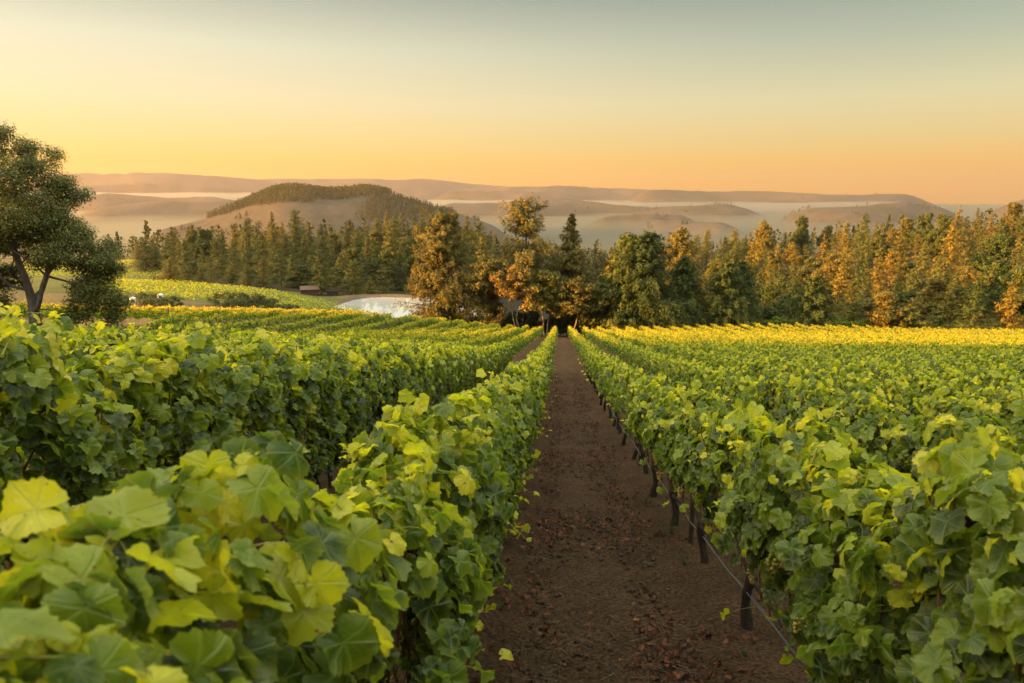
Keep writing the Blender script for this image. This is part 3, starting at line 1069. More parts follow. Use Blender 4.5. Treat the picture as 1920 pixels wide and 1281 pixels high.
byrow = {}
for i in ind: byrow.setdefault(int(cands[i, 2]), []).append(i)
for k, lst in byrow.items():
    lst.sort(key=lambda i: cands[i, 1])
    for q, i in enumerate(lst):
        X, Y = cands[i, 0], cands[i, 1]
        flip = random.random() < 0.5
        root = empty("grape_vine", (X + random.gauss(0, 0.02), Y, cz[i]), math.pi if flip else 0)
        sc = random.uniform(0.96, 1.04)
        root.scale = (random.uniform(0.95, 1.1), 1, sc)
        if k == -1 and Y < 2:            # the nearest vine sprawls towards the next row
            root.scale = (1.25, 0.70, 1.03)
            root.location.x -= 0.16
            root.location.y -= 0.12
        elif k == -1 and Y < 4: root.scale = (1.12, 0.95, 1.02)
        elif k == -2 and Y < 9: root.scale = (1.25, 1, 1.03)
        tag(root, f"green grapevine, {ORD[min(q, 39)]} from the camera in the {side_name(k)}", "grapevine", "grapevines trained along the vineyard rows")
        hi = pd[i] < 13
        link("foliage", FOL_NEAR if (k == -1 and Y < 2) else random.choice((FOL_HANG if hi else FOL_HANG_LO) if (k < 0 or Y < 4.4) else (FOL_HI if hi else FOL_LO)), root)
        link("trunk", random.choice(TRUNKS), root)
        if pd[i] < 16 and k in (-2, -1, 0, 1):
            for c in range(random.randint(6, 9)):
                gq = link("grape_cluster", random.choice(GRAPES), root)
                gq.location = (random.choice((-1, 1)) * random.uniform(0.03, 0.2), random.uniform(-0.85, 0.85), random.uniform(0.72, 1.02))
                gq.rotation_euler = (random.uniform(-0.2, 0.2), random.uniform(-0.2, 0.2), random.uniform(0, 6))
                gq.scale = [random.uniform(0.9, 1.35)] * 3

# the rest of the field, one mass of vines
def vine_block(name, spots, label, per=150, size=(0.13, 0.22), tint=0.0, rz=0.0, grade=None):
    mb = MB()
    r = np.random.default_rng(hash(name) % 1000 if False else sum(map(ord, name)))
    protos = [vine_leaves(np.random.default_rng(500 + s), per, shoots=7) for s in range(10)]
    ks = r.integers(0, 10, len(spots))
    ca, sa = math.cos(rz), math.sin(rz)
    Rz = np.array([[ca, -sa, 0], [sa, ca, 0], [0, 0, 1]])
    for s in range(10):
        S_ = spots[ks == s]
        if not len(S_): continue
        P, nrm, tip, sz, T, _ = protos[s]
        sz = sz * (size[1] + size[0]) / 2 / 0.12
        fl = np.where(r.random(len(S_)) < 0.5, -1.0, 1.0)
        PP = P[None] * np.stack([fl, fl, r.uniform(0.95, 1.06, len(S_))], 1)[:, None]
        NN = nrm[None] * np.stack([fl, fl, np.ones(len(S_))], 1)[:, None]
        TT = tip[None] * np.stack([fl, fl, np.ones(len(S_))], 1)[:, None]
        PP = PP @ Rz.T + S_[:, None]
        n_ = PP.shape[0] * PP.shape[1]
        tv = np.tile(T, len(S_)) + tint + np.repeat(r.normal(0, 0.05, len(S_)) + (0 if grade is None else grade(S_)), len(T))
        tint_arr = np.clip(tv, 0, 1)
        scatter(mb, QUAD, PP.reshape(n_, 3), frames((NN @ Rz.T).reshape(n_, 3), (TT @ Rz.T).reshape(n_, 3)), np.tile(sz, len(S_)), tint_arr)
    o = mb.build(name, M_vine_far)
    return tag(o, label, "vines", None, 'stuff')


spots = np.c_[cands[rest_i, 0], cands[rest_i, 1], cz[rest_i]]
dmid = pd[rest_i]
def sun_autumn(S_):
    """autumn yellow plus low sunlight put into leaf colour towards the far end, most on the right"""
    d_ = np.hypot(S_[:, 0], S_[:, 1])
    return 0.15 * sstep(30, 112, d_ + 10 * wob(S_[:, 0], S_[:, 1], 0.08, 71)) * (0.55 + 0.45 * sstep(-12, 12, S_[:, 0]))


vine_block("distant_vines", spots[dmid < 75], "mass of green vine rows running away towards the trees", 300, (0.10, 0.15), grade=sun_autumn)
vine_block("farthest_vines", spots[dmid >= 75], "far ends of the vine rows with yellow crests below the trees", 190, (0.13, 0.19), 0.0, grade=sun_autumn)

# a block of greener rows, tree shade put into their tint, on the crest to the right, beyond the headland
cs = []
for r_i in range(5):
    for s in np.arange(0, 118, 1.8):
        x = 10 + s
        y = 122.5 + r_i * 2.5 + 0.05 * s + 0.0 * s
        if r_i * 6 < s + 2 and s < 105 - 9 * r_i: cs.append((x, y))
cs = np.array(cs)
vine_block("crest_vines", np.c_[cs, H(cs[:, 0], cs[:, 1])], "dark green vine rows along the field's far crest before the forest", 170, (0.15, 0.22), -0.15, R(90))

# golden rows to the left of the field, sunlit yellow added to the leaf tint
gs_ = []
for r_i in range(9):
    for s in np.arange(-26, 33, VSP):
        p = GA + GD * s + GN * (r_i * 2.4)
        gs_.append(p)
gs_ = np.array(gs_)
gz = H(gs_[:, 0], gs_[:, 1])
yaw_g = -math.atan2(GD[0], GD[1])
vine_block("golden_vines", np.c_[gs_, gz], "block of yellow-topped vine rows crossing the slope beyond the oak", 260, (0.13, 0.18), 0.30, yaw_g)

# ------------------------------------------------------------------ lower vineyard fields by the pond
mb = MB()
r = np.random.default_rng(77)


def strip_rows(y0, y1, az0, az1, sp, ang_deg, per_m, hgt, tint, avoid=None):
    ca, sa = math.cos(R(ang_deg)), math.sin(R(ang_deg))
    Xc = 0.5 * (y0 + y1) * math.tan(R(0.5 * (az0 + az1)))
    Yc = 0.5 * (y0 + y1)
    L = 160
    PP = []
    for k in range(int(-L / sp), int(L / sp)):
        s = r.uniform(-L, L, int(2 * L * per_m))
        x = Xc + s * ca - k * sp * sa
        y = Yc + s * sa + k * sp * ca
        PP.append(np.c_[x, y])
    PP = np.vstack(PP)
    az = np.degrees(np.arctan2(PP[:, 0], PP[:, 1]))
    k = (PP[:, 1] > y0) & (PP[:, 1] < y1) & (az > az0) & (az < az1) & (pond_r(PP[:, 0], PP[:, 1]) > 1.2) & (golden_side(PP[:, 0], PP[:, 1]) > 26)
    if avoid is not None: k &= ~avoid(PP[:, 0], PP[:, 1], az)
    PP = PP[k]
    n_ = len(PP)
    z = H(PP[:, 0], PP[:, 1]) + hgt * r.beta(2.2, 1.2, n_)
    P = np.c_[PP + r.normal(0, 0.22, (n_, 2)), z]
    scatter(mb, QUAD, P, frames(rand_dirs(n_, r) * 0.8 + [0, 0, 0.7], rand_dirs(n_, r)), r.uniform(0.28, 0.48, n_), np.clip(tint + r.normal(0, 0.05, n_), 0, 1))


strip_rows(130, 212, -36, -16.5, 2.6, -8, 4.0, 1.5, 0.60, lambda x, y, a: (y > 205 - (a + 27) * 2.0) | (y < 133 + (a + 36) * 0.4))
strip_rows(236, 300, -40, -31, 2.8, 4, 2.4, 1.7, 0.48)
strip_rows(315, 400, -40, -30.5, 3.0, 10, 2.2, 1.7, 0.70)
tag(mb.build("lower_vines", M_vine_far), "terraced green and yellow vine fields down by the pond", "vines", None, 'stuff')

# ------------------------------------------------------------------ trees
def tube_edges(mb, A, B, ra, rb, sides=5, mat=0):
    A, B = np.asarray(A), np.asarray(B)
    d = B - A
    L = np.linalg.norm(d, axis=1, keepdims=True) + 1e-9
    d = d / L
    ref = np.where(np.abs(d[:, 2:3]) < 0.85, np.array([[0, 0, 1.0]]), np.array([[1.0, 0, 0]]))
    u = np.cross(d, ref)
    u /= np.linalg.norm(u, axis=1, keepdims=True) + 1e-9
    v = np.cross(d, u)
    a = np.linspace(0, 2 * math.pi, sides, endpoint=False)
    c, s = np.cos(a)[None, :, None], np.sin(a)[None, :, None]
    ring = c * u[:, None] + s * v[:, None]
    V0 = A[:, None] + ring * np.asarray(ra)[:, None, None]
    V1 = B[:, None] + ring * np.asarray(rb)[:, None, None]
    V = np.concatenate([V0, V1], 1)
    n_ = len(A)
    f = np.array([(j, (j + 1) % sides, sides + (j + 1) % sides, sides + j) for j in range(sides)])
    mb.add(V.reshape(-1, 3), (f[None] + (np.arange(n_) * 2 * sides)[:, None, None]).reshape(-1, 4), mat)


def grow(skel, targets, r, seg=0.8, sag=0.0):
    """skel: list of (point, parent). Attach every target to the nearest node; returns nodes, parents, tip indices"""
    nodes = [np.array(p, float) for p, _ in skel]
    par = [q for _, q in skel]
    tips = []
    root = nodes[0]
    order_ = np.argsort(np.linalg.norm(targets - nodes[len(nodes) // 2], axis=1))
    for ti in order_:
        t = targets[ti]
        arr = np.array(nodes)
        dist = np.linalg.norm(arr - t, axis=1) + 0.9 * np.maximum(0, arr[:, 2] - t[2])
        b = int(np.argmin(dist))
        p0 = nodes[b]
        dv = t - p0
        L = np.linalg.norm(dv)
        k = max(1, int(L / seg))
        cur = b
        for q in range(1, k + 1):
            f = q / k
            pt = p0 + dv * f
            if q < k: pt = pt + r.normal(0, 0.09 * seg, 3) + np.array([0, 0, sag * math.sin(f * math.pi) * L])
            nodes.append(pt)
            par.append(cur)
            cur = len(nodes) - 1
        tips.append(cur)
    return np.array(nodes), np.array(par), tips


def limb_mesh(mb, nodes, par, tip_r, power=2.3, sides=6, rmax=None, least=None):
    n_ = len(nodes)
    w = np.zeros(n_)
    kids = np.bincount(par[par >= 0], minlength=n_)
    w[kids == 0] = tip_r ** power
    for i in range(n_ - 1, 0, -1):
        if par[i] >= 0: w[par[i]] += w[i] * 1.0
    rad_ = w ** (1 / power)
    if rmax: rad_ = np.minimum(rad_, rmax)
    for i_, v_ in (least or {}).items(): rad_[i_] = max(rad_[i_], v_)
    ii = np.where(par >= 0)[0]
    tube_edges(mb, nodes[par[ii]], nodes[ii], np.minimum(rad_[par[ii]], rad_[ii] * 1.35), rad_[ii], sides)
    return rad_


def leaf_cloud(mb, C, spread, per, size, r, tint=0.45, tvar=0.18, up=0.5, flat=0.7):
    n_ = len(C) * per
    dirs = rand_dirs(n_, r) * (r.random((n_, 1)) ** 0.45) * spread
    dirs[:, 2] *= flat
    P = np.repeat(C, per, axis=0) + dirs
    nn = rand_dirs(n_, r) * 0.6 + dirs / spread * 1.1 + [0, 0, up]
    clump = np.repeat(r.normal(0, 0.09, len(C)), per)
    T = np.clip(tint + clump + r.normal(0, tvar, n_), 0, 1)
    scatter(mb, QUAD, P, frames(nn, rand_dirs(n_, r)), r.uniform(0.6, 1.25, n_) * size, T)


def ell_points(c, rx, ry, rz, n_, r, shell=0.55):
    d = rand_dirs(n_, r) * (r.uniform(shell ** 3, 1, (n_, 1)) ** (1 / 3))
    return np.array(c) + d * [rx, ry, rz]


def broadleaf(seed, height, width, lean=0.0, mat=None, bark=None, per=34, size=0.34, nl=9, base=0.28, stems=1, tint=0.45, name="broadleaf_tree", clumps=None, spread=None):
    r = np.random.default_rng(seed)
    w = width / 2
    T = []
    if clumps is None:
        clumps = []
        for k in range(nl):
            a = r.uniform(0, 6.28)
            q = math.sqrt(r.uniform(0.05, 1))
            zz = r.uniform(base + 0.12, 0.86)
            env = math.sin(min(1, max(0.12, (zz - base) / (1 - base))) ** 0.75 * math.pi) * 0.85 + 0.15
            clumps.append((w * 0.75 * q * env * math.cos(a) + lean * zz, w * 0.75 * q * env * math.sin(a), zz * height, w * r.uniform(0.34, 0.52), height * r.uniform(0.09, 0.16), 26))
        clumps.append((lean * 0.9, 0, height * 0.90, w * 0.36, height * 0.10, 22))
    for cx_, cy_, cz_, cr, ch, cn in clumps: T.append(ell_points((cx_, cy_, cz_), cr, cr, ch, cn, r))
    T = np.vstack(T)
    skel = [((0, 0, -0.3), -1)]
    for s in range(stems):
        a = r.uniform(0, 6.28)
        sp = 0.0 if stems == 1 else 0.10
        par_ = 0
        for q in (0.12, 0.24, 0.36, 0.48, 0.6):
            skel.append(((math.cos(a) * sp * height * q * 1.6 + lean * q + r.normal(0, 0.012) * height, math.sin(a) * sp * height * q * 1.6 + r.normal(0, 0.012) * height, height * q), par_))
            par_ = len(skel) - 1
    nodes, par, tips = grow(skel, T, r, seg=height * 0.06, sag=0.05)
    tb = MB()
    limb_mesh(tb, nodes, par, 0.012 + 0.0008 * height, 2.35, 5, rmax=height * 0.024)
    cb = MB()
    leaf_cloud(cb, T, spread or w * 0.17, per, size, r, tint)
    return ("broadleaf_tree", tb.mesh("trunk"), bark or M_bark, cb.mesh("crown"), mat or M_broad)


def conifer(seed, height, rad_b, dens=1.0, irregular=0.25, base=0.10, droop=-0.10, size=0.55, mat=None, tint=0.45, taper=1.0, gaps=0.0, crownpow=0.85, lean=0.0):
    r = np.random.default_rng(seed)
    tb = MB()
    q = np.linspace(0, 1, 10)
    tr = np.c_[lean * q ** 2 + 0.01 * height * np.sin(q * 4 + seed) * q, 0.01 * height * np.cos(q * 3 + seed) * q, -0.4 + (height * 0.98 + 0.4) * q]
    tube(tb, tr, np.linspace(height * 0.017 + 0.05, 0.03, 10), 7)
    A, B, ra, rb, PL, TL, SZ, TI = [], [], [], [], [], [], [], []
    nb = int(height * 7.5 * dens)
    lobes = r.uniform(0, 6.28, 4)
    for k in range(nb):
        zz = base + (0.985 - base) * (k + r.random()) / nb
        if gaps and math.sin(zz * 23 + lobes[0]) < -1 + gaps * 2 and r.random() < 0.7: continue
        a = r.uniform(0, 6.28)
        prof = (1 - (zz - base) / (1 - base)) ** (crownpow * 1.12) * min(1, 0.55 + (zz - base) * 3.0)
        L = rad_b * prof * max(0.35, 1 + irregular * (0.6 * math.sin(2 * a + lobes[1] + zz * 6) + r.normal(0, 0.75))) + 0.03 * height * 0.4
        L = max(L, 0.25)
        p0 = np.array([np.interp(zz, q, tr[:, 0]), np.interp(zz, q, tr[:, 1]), zz * height])
        up = droop + 0.55 * zz ** 2 + r.normal(0, 0.08)
        dv = np.array([math.cos(a), math.sin(a), up]) * L
        p1 = p0 + dv
        A.append(p0); B.append(p1); ra.append(0.012 + 0.012 * L); rb.append(0.008)
        m_ = max(3, int(L * 8.0 * dens / (size / 0.5)))
        f = r.uniform(0.18, 1.04, m_)
        wdt = 0.22 * L * (1.05 - f)
        side = np.array([-math.sin(a), math.cos(a), 0])
        off = r.normal(0, 1, m_)
        pp = p0 + dv * f[:, None] + side * (off * wdt)[:, None] + np.array([0, 0, 1.0]) * (-0.06 * L * (f ** 2) + r.normal(0, 0.05 * L + 0.05, m_))[:, None]
        tdir = dv / (np.linalg.norm(dv) + 1e-9) + side * (0.8 * np.sign(off) * r.random(m_))[:, None] + np.array([0, 0, -0.25])
        PL.append(pp); TL.append(tdir)
        SZ.append(r.uniform(0.6, 1.2, m_) * size)
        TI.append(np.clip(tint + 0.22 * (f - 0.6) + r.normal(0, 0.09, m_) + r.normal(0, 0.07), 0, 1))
    tube_edges(tb, np.array(A), np.array(B), ra, rb, 4)
    P, Tp = np.vstack(PL), np.vstack(TL)
    n_ = len(P)
    cb = MB()
    S_ = np.concatenate(SZ)
    TT = np.concatenate(TI)
    NV = QV * [0.36, 1.25, 0.7]
    scatter(cb, (NV, QUAD[1], QV[:, :2]), P, frames(rand_dirs(n_, r) * 0.6 + [0, 0, 0.55] + np.c_[P[:, 0], P[:, 1], 0 * P[:, 0]] / (np.hypot(P[:, 0], P[:, 1])[:, None] + 0.3) * 0.9, Tp), S_, TT)
    return ("conifer_tree", tb.mesh("trunk"), M_bark, cb.mesh("crown"), mat or M_conifer)


def plant(proto, x, y, label, cat="tree", group=None, rz=None, sc=1.0, z=None, name=None):
    nm, tm_, bm_, cm_, lm_ = proto
    if not tm_.materials: tm_.materials.append(bm_)
    if not cm_.materials: cm_.materials.append(lm_)
    root = empty(name or nm, (x, y, (h1(x, y) if z is None else z) - 0.05), random.uniform(0, 6.28) if rz is None else rz, sc)
    tag(root, label, cat, group)
    link("trunk", tm_, root)
    link("crown", cm_, root)
    return root


def at_px(xp, dist):
    """ground position along the bearing of photograph column xp at a distance"""
    a = R(px_az(xp, 500)[0])
    return dist * math.sin(a), dist * math.cos(a)


# --- the oak on the left, crown read from the photograph as clumps of foliage
OX, OY = OAK_XY[0], OAK_XY[1]


def oak():
    r = np.random.default_rng(5)
    ppm = 1280 / OAK_D                     # photo pixels per metre at the tree

    def P3(xp, yp, dy=0.0):
        return np.array([(xp - 66) / ppm, dy, (604 - yp) / ppm / math.cos(R(8))])
    cl = [(20, 285, 0, 42, 26), (60, 300, 1.2, 40, 24), (10, 330, -1.2, 55, 34), (70, 340, -0.8, 50, 34), (112, 352, 0.5, 34, 28), (125, 395, -0.6, 40, 30), (150, 372, 0.8, 18, 14),
          (40, 385, 1.4, 60, 36), (85, 410, -1.3, 50, 32), (8, 400, -0.6, 50, 40), (-40, 360, 0.5, 60, 40), (-60, 430, 0.2, 55, 45), (140, 430, 0.2, 36, 26), (172, 448, -0.4, 30, 20),
          (200, 470, 0.4, 26, 16), (215, 485, -0.2, 18, 12), (160, 470, -0.9, 28, 18), (110, 455, 0.9, 40, 20), (60, 450, -1.5, 34, 20), (10, 460, 1.2, 44, 26), (-30, 490, -0.8, 50, 30),
          (185, 515, 0.5, 30, 14), (205, 540, -0.3, 32, 22), (175, 560, 0.2, 38, 22), (215, 565, 0.3, 16, 16), (130, 540, 0.9, 30, 14), (150, 585, -0.2, 34, 14), (-5, 520, 0.6, 34, 24), (8, 560, -0.5, 26, 18), (210, 590, 0.1, 14, 14),
          (-75, 520, 0.6, 60, 40), (-110, 440, -0.4, 60, 50),
          (45, 260, 0.2, 14, 14), (15, 262, 0.4, 18, 14), (80, 285, 0.2, 20, 12), (105, 325, 0, 22, 18), (140, 350, 0.2, 14, 10), (110, 425, -0.4, 40, 24), (60, 425, 0.5, 44, 24), (30, 432, -0.6, 40, 24), (150, 495, 0.3, 30, 10), (120, 490, -0.5, 22, 10), (180, 490, 0.4, 24, 14), (222, 500, 0.2, 10, 8)]
    T = []
    for x, y, dy, rx, rz_ in cl:
        n_ = int(rx * rz_ / 19) + 10
        c = P3(x, y, dy * 1.6)
        T.append(ell_points(c, rx / ppm * 1.05, rx / ppm * 1.3, rz_ / ppm * 1.05, n_, r, 0.3))
    T = np.vstack(T)
    sk = [((0, 0, -0.4), -1)]

    def limb(par, pts):
        for p in pts:
            sk.append((P3(*p), par))
            par = len(sk) - 1
        return par
    t1 = limb(0, [(66, 590), (66, 575), (66, 560)])
    m1 = limb(t1, [(66, 540, -0.1), (64, 515, -0.2), (58, 490, -0.2), (55, 465, -0.3), (58, 440, -0.2), (60, 410, 0), (62, 370, 0.1), (60, 330, 0.2)])
    m2 = limb(t1, [(78, 545, 0.3), (88, 520, 0.4), (95, 500, 0.5), (88, 475, 0.6), (86, 450, 0.6), (92, 420, 0.5), (105, 390, 0.3)])
    m3 = limb(2, [(78, 575, -0.2), (92, 556, -0.4), (103, 530, -0.5), (112, 512, -0.5), (130, 490, -0.4), (150, 475, -0.3), (165, 462, -0.2)])
    m4 = limb(t1 - 1, [(52, 560, 0.5), (38, 545, 0.8), (22, 530, 1.0), (5, 515, 1.2), (-20, 490, 1.2)])
    m5 = limb(t1 + 1, [(48, 530, -0.6), (30, 500, -0.9), (15, 475, -1.0), (0, 450, -1.0), (-25, 410, -0.8)])
    m6 = limb(2, [(48, 585, -0.5), (25, 590, -0.9), (0, 578, -1.2)])
    m7 = limb(m3 - 3, [(125, 520, -0.1), (150, 530, 0.1), (175, 545, 0.2)])
    nodes, par, tips = grow(sk, T, r, seg=0.42, sag=0.03)
    tb = MB()
    least = {0: 0.30, 1: 0.26, 2: 0.23, 3: 0.21}
    least.update({i: 0.18 - 0.016 * (i - 4) for i in range(4, 12)})
    least.update({i: 0.12 - 0.012 * (i - 12) for i in range(12, 19)})
    least.update({i: 0.12 - 0.012 * (i - 19) for i in range(19, 26)})
    limb_mesh(tb, nodes, par, 0.0080, 2.3, 7, rmax=0.20, least=least)
    cb = MB()
    leaf_cloud(cb, T, 0.47, 62, 0.080, r, 0.48, 0.18, up=0.6, flat=0.75)
    return ("oak_tree", tb.mesh("trunk"), M_palebark, cb.mesh("crown"), M_oak)


ok = plant(oak(), OX, OY, "large spreading oak with grey forked trunk at the left edge", "tree", rz=R(YAW))

# --- the clump of trees at the end of the path
ce = "trees grouped at the end of the path"
def cp(proto, xp, dist, label, top=None, **k):
    x, y = at_px(xp, dist)
    if top:                                # height surveyed from the photograph
        hgt = CAM_H + dist * math.tan(R(px_az(xp, top)[1])) - h1(x, y)
        co = np.empty(len(proto[3].vertices) * 3)
        proto[3].vertices.foreach_get('co', co)
        k['sc'] = hgt / np.percentile(co[2::3], 99.7)
    return plant(proto, x, y, label, "tree", ce, **k)


cp(conifer(11, 19.5, 5.65, 2.55, 0.30, 0.03, 0.05, 0.50, tint=0.55, crownpow=0.52, mat=M_con_sunlit), 834, 124, "broad orange-lit conifer standing beside the pond", top=402)
cp(conifer(12, 23.8, 6.71, 1.61, 0.50, 0.30, 0.02, 0.62, tint=0.58, crownpow=0.50, gaps=0.25, mat=M_con_sunlit), 985, 128, "tallest ragged pine rising above the end of the path", top=372)
cp(conifer(13, 20.5, 5.12, 1.95, 0.40, 0.22, 0.05, 0.56, tint=0.58, crownpow=0.94, mat=M_con_sunlit), 1068, 131, "pointed orange-lit pine just right of the tallest pine", top=405)
GB = dict(mat=M_gold_leaf, bark=M_palebark)
cp(broadleaf(21, 12.2, 8.2, per=40, size=0.30, nl=13, base=0.10, tint=0.45), 914, 122, "rounded olive tree between the broad conifer and the tall pine", top=482)
cp(broadleaf(22, 10.6, 6.0, lean=-1.2, per=46, size=0.26, base=0.38, stems=3, tint=0.6, clumps=[(-1.9, -0.6, 8.2, 1.8, 1.3, 26), (-0.8, -0.8, 7.2, 1.7, 1.2, 26), (0.4, 0.2, 9.3, 1.9, 1.1, 26), (1.6, -0.3, 6.6, 1.3, 1.0, 18), (-2.2, 0.4, 6.6, 1.1, 0.8, 14), (2.0, -0.7, 5.0, 1.3, 0.7, 14), (-0.3, 0.9, 8.4, 1.6, 1.2, 18)], spread=0.55, **GB), 972, 119.5, "golden-leaved tree with pale bare trunks at the vines' edge", top=496, rz=0)
cp(broadleaf(23, 9.6, 7.6, per=40, size=0.30, nl=11, base=0.34, stems=2, tint=0.40, bark=M_palebark), 1024, 121, "dark green rounded tree behind the golden-leaved one", top=508)
cp(broadleaf(24, 9.4, 7.4, lean=1.2, per=40, size=0.30, nl=11, base=0.32, stems=2, tint=0.36, bark=M_palebark), 1078, 121.5, "dark tree with leaning pale stems at the path's end", top=520)
cp(broadleaf(25, 7.6, 6.4, per=40, size=0.30, nl=9, base=0.05, tint=0.30), 1132, 122.5, "low dark bushy tree right of the path's end", top=532)
DK = dict(mat=M_con_dark, tint=0.42)
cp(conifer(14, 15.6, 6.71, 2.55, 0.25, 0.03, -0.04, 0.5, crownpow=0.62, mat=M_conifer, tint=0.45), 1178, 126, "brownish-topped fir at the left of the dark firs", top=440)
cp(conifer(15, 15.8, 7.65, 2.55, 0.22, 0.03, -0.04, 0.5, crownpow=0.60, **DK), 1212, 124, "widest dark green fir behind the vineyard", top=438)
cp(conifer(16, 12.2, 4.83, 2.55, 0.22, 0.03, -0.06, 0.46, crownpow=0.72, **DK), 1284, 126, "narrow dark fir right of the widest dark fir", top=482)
cp(conifer(17, 17.6, 5.37, 2.04, 0.35, 0.15, 0.05, 0.58, tint=0.6, crownpow=0.55, mat=M_con_sunlit), 1275, 150, "orange-lit pine showing above the narrow dark fir", top=430)
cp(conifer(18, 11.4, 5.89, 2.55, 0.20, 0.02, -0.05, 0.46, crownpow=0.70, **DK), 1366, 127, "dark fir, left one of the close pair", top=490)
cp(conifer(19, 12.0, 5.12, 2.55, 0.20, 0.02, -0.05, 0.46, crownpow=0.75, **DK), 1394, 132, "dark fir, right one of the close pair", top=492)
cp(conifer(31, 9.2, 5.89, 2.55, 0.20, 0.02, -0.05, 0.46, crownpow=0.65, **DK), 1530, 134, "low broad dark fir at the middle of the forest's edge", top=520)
cp(conifer(32, 14.6, 4.64, 2.04, 0.3, 0.05, 0.0, 0.52, crownpow=0.88, tint=0.5), 1150, 152, "slim conifer half hidden behind the brownish-topped fir", top=470)

UND = [broadleaf(70 + s, 4.2, 4.6, per=34, size=0.32, nl=8, base=0.02, tint=0.28, mat=M_shrub) for s in range(3)]
for i, (xp, dd, s_) in enumerate(((800, 126, 0.8), (850, 128, 0.9), (890, 126, 0.8), (935, 127, 1.0), (965, 128, 1.1), (1000, 127, 1.1), (1035, 129, 1.25), (1052, 126.5, 1.0), (1075, 128, 1.2), (1105, 126, 1.1), (1150, 128, 1.0), (1245, 128, 1.0), (1320, 128, 1.0), (1450, 133, 0.9))):
    x, y = at_px(xp, dd)
    plant(UND[i % 3], x, y, f"dark undergrowth bush beneath the trees beyond the path, {ORD[i]} from the left", "bush", "undergrowth bushes below the trees", sc=s_, name="undergrowth_bush")

# --- forests of individual trees
PROT = [conifer(40, 19, 5.6, 1.26, 0.28, 0.04, -0.02, 0.58, crownpow=0.90), conifer(41, 18, 6.2, 1.26, 0.32, 0.03, 0.0, 0.58, crownpow=0.74),
        conifer(42, 21, 5.4, 1.2, 0.30, 0.06, 0.02, 0.58, crownpow=0.94), conifer(43, 16, 6.6, 1.26, 0.30, 0.02, 0.06, 0.58, crownpow=0.62),
        conifer(44, 22, 4.8, 0.88, 0.45, 0.18, 0.03, 0.58, crownpow=0.72, gaps=0.2), conifer(45, 16, 5.6, 1.26, 0.26, 0.02, -0.03, 0.58, crownpow=1.02)]
BROT = [broadleaf(50, 14, 11, per=70, size=0.34, nl=16, base=0.06), broadleaf(51, 12, 10, per=70, size=0.34, nl=16, base=0.04), broadleaf(52, 15, 10, per=70, size=0.34, nl=16, base=0.10)]


def regreen(proto, mat):
    nm, tm_, bm_, cm_, lm_ = proto
    return (nm, tm_, bm_, cm_.copy(), mat)


M_con_green = leaf_material("green_needles", CON_STOPS, trans=0.12, gloss=0.12, rough=0.6, objvar=1.0, tr_gain=1.0, noise=False,
                            varcol=[(0, (0.7, 0.9, 0.65)), (0.5, (1.0, 1.05, 0.8)), (0.8, (1.35, 1.15, 0.8)), (0.93, (2.3, 1.6, 0.7)), (1, (1.2, 1.1, 0.8))])
PROT_G = [regreen(p, M_con_green) for p in PROT]
BROT_G = [regreen(p, M_con_green) for p in BROT]


def crown_height(proto):
    co = np.empty(len(proto[3].vertices) * 3)
    proto[3].vertices.foreach_get('co', co)
    return float(np.percentile(co[2::3], 99.5))


PH = {id(p): crown_height(p) for p in PROT + BROT + PROT_G + BROT_G}


def forest(name, az0, az1, ranks, frac_broad, group, seed, back, front, jit, wid, gfrac):
    """ranks of single trees up a slope; tree heights follow the crown lines surveyed from the photograph"""
    rr_ = random.Random(seed)
    n_r = len(ranks)
    for ri, (dist, step, rname) in enumerate(ranks):
        q = az0(dist) + rr_.uniform(0, step)
        k = 0
        while q < az1(dist):
            dd = dist * rr_.uniform(0.95, 1.05)
            x, y = dd * math.sin(R(q)), dd * math.cos(R(q))
            br = rr_.random() < frac_broad
            green = rr_.random() < (gfrac[0] * (1 - ri / max(1, n_r - 1)) + gfrac[1] * ri / max(1, n_r - 1))  # crowns with sunlight in their tint grow commoner towards the back ranks
            pr = rr_.choice((BROT_G if green else BROT) if br else (PROT_G if green else PROT))
            kind = "rounded broadleaf tree" if br else "conifer"
            xp = 960 + 1280 * math.tan(R(q + YAW))
            f = ri / max(1, n_r - 1)
            yt = np.interp(xp, *front) * (1 - f) + np.interp(xp, *back) * f + rr_.gauss(0, jit)
            hgt = CAM_H + dd * math.tan(R(px_az(xp, yt)[1])) - h1(x, y)
            hgt = min(26, max(5.5, hgt))
            sc = hgt / PH[id(pr)]
            ws = (sc * 0.55 + 0.45) * wid * rr_.uniform(0.85, 1.2)
            plant(pr, x, y, f"{kind} in the {name}, {rname}, {ORD[k]} from the left", "tree", group, rz=rr_.uniform(0, 6.28), sc=(ws, ws, sc))
            k += 1
            q += step * rr_.uniform(0.7, 1.3)


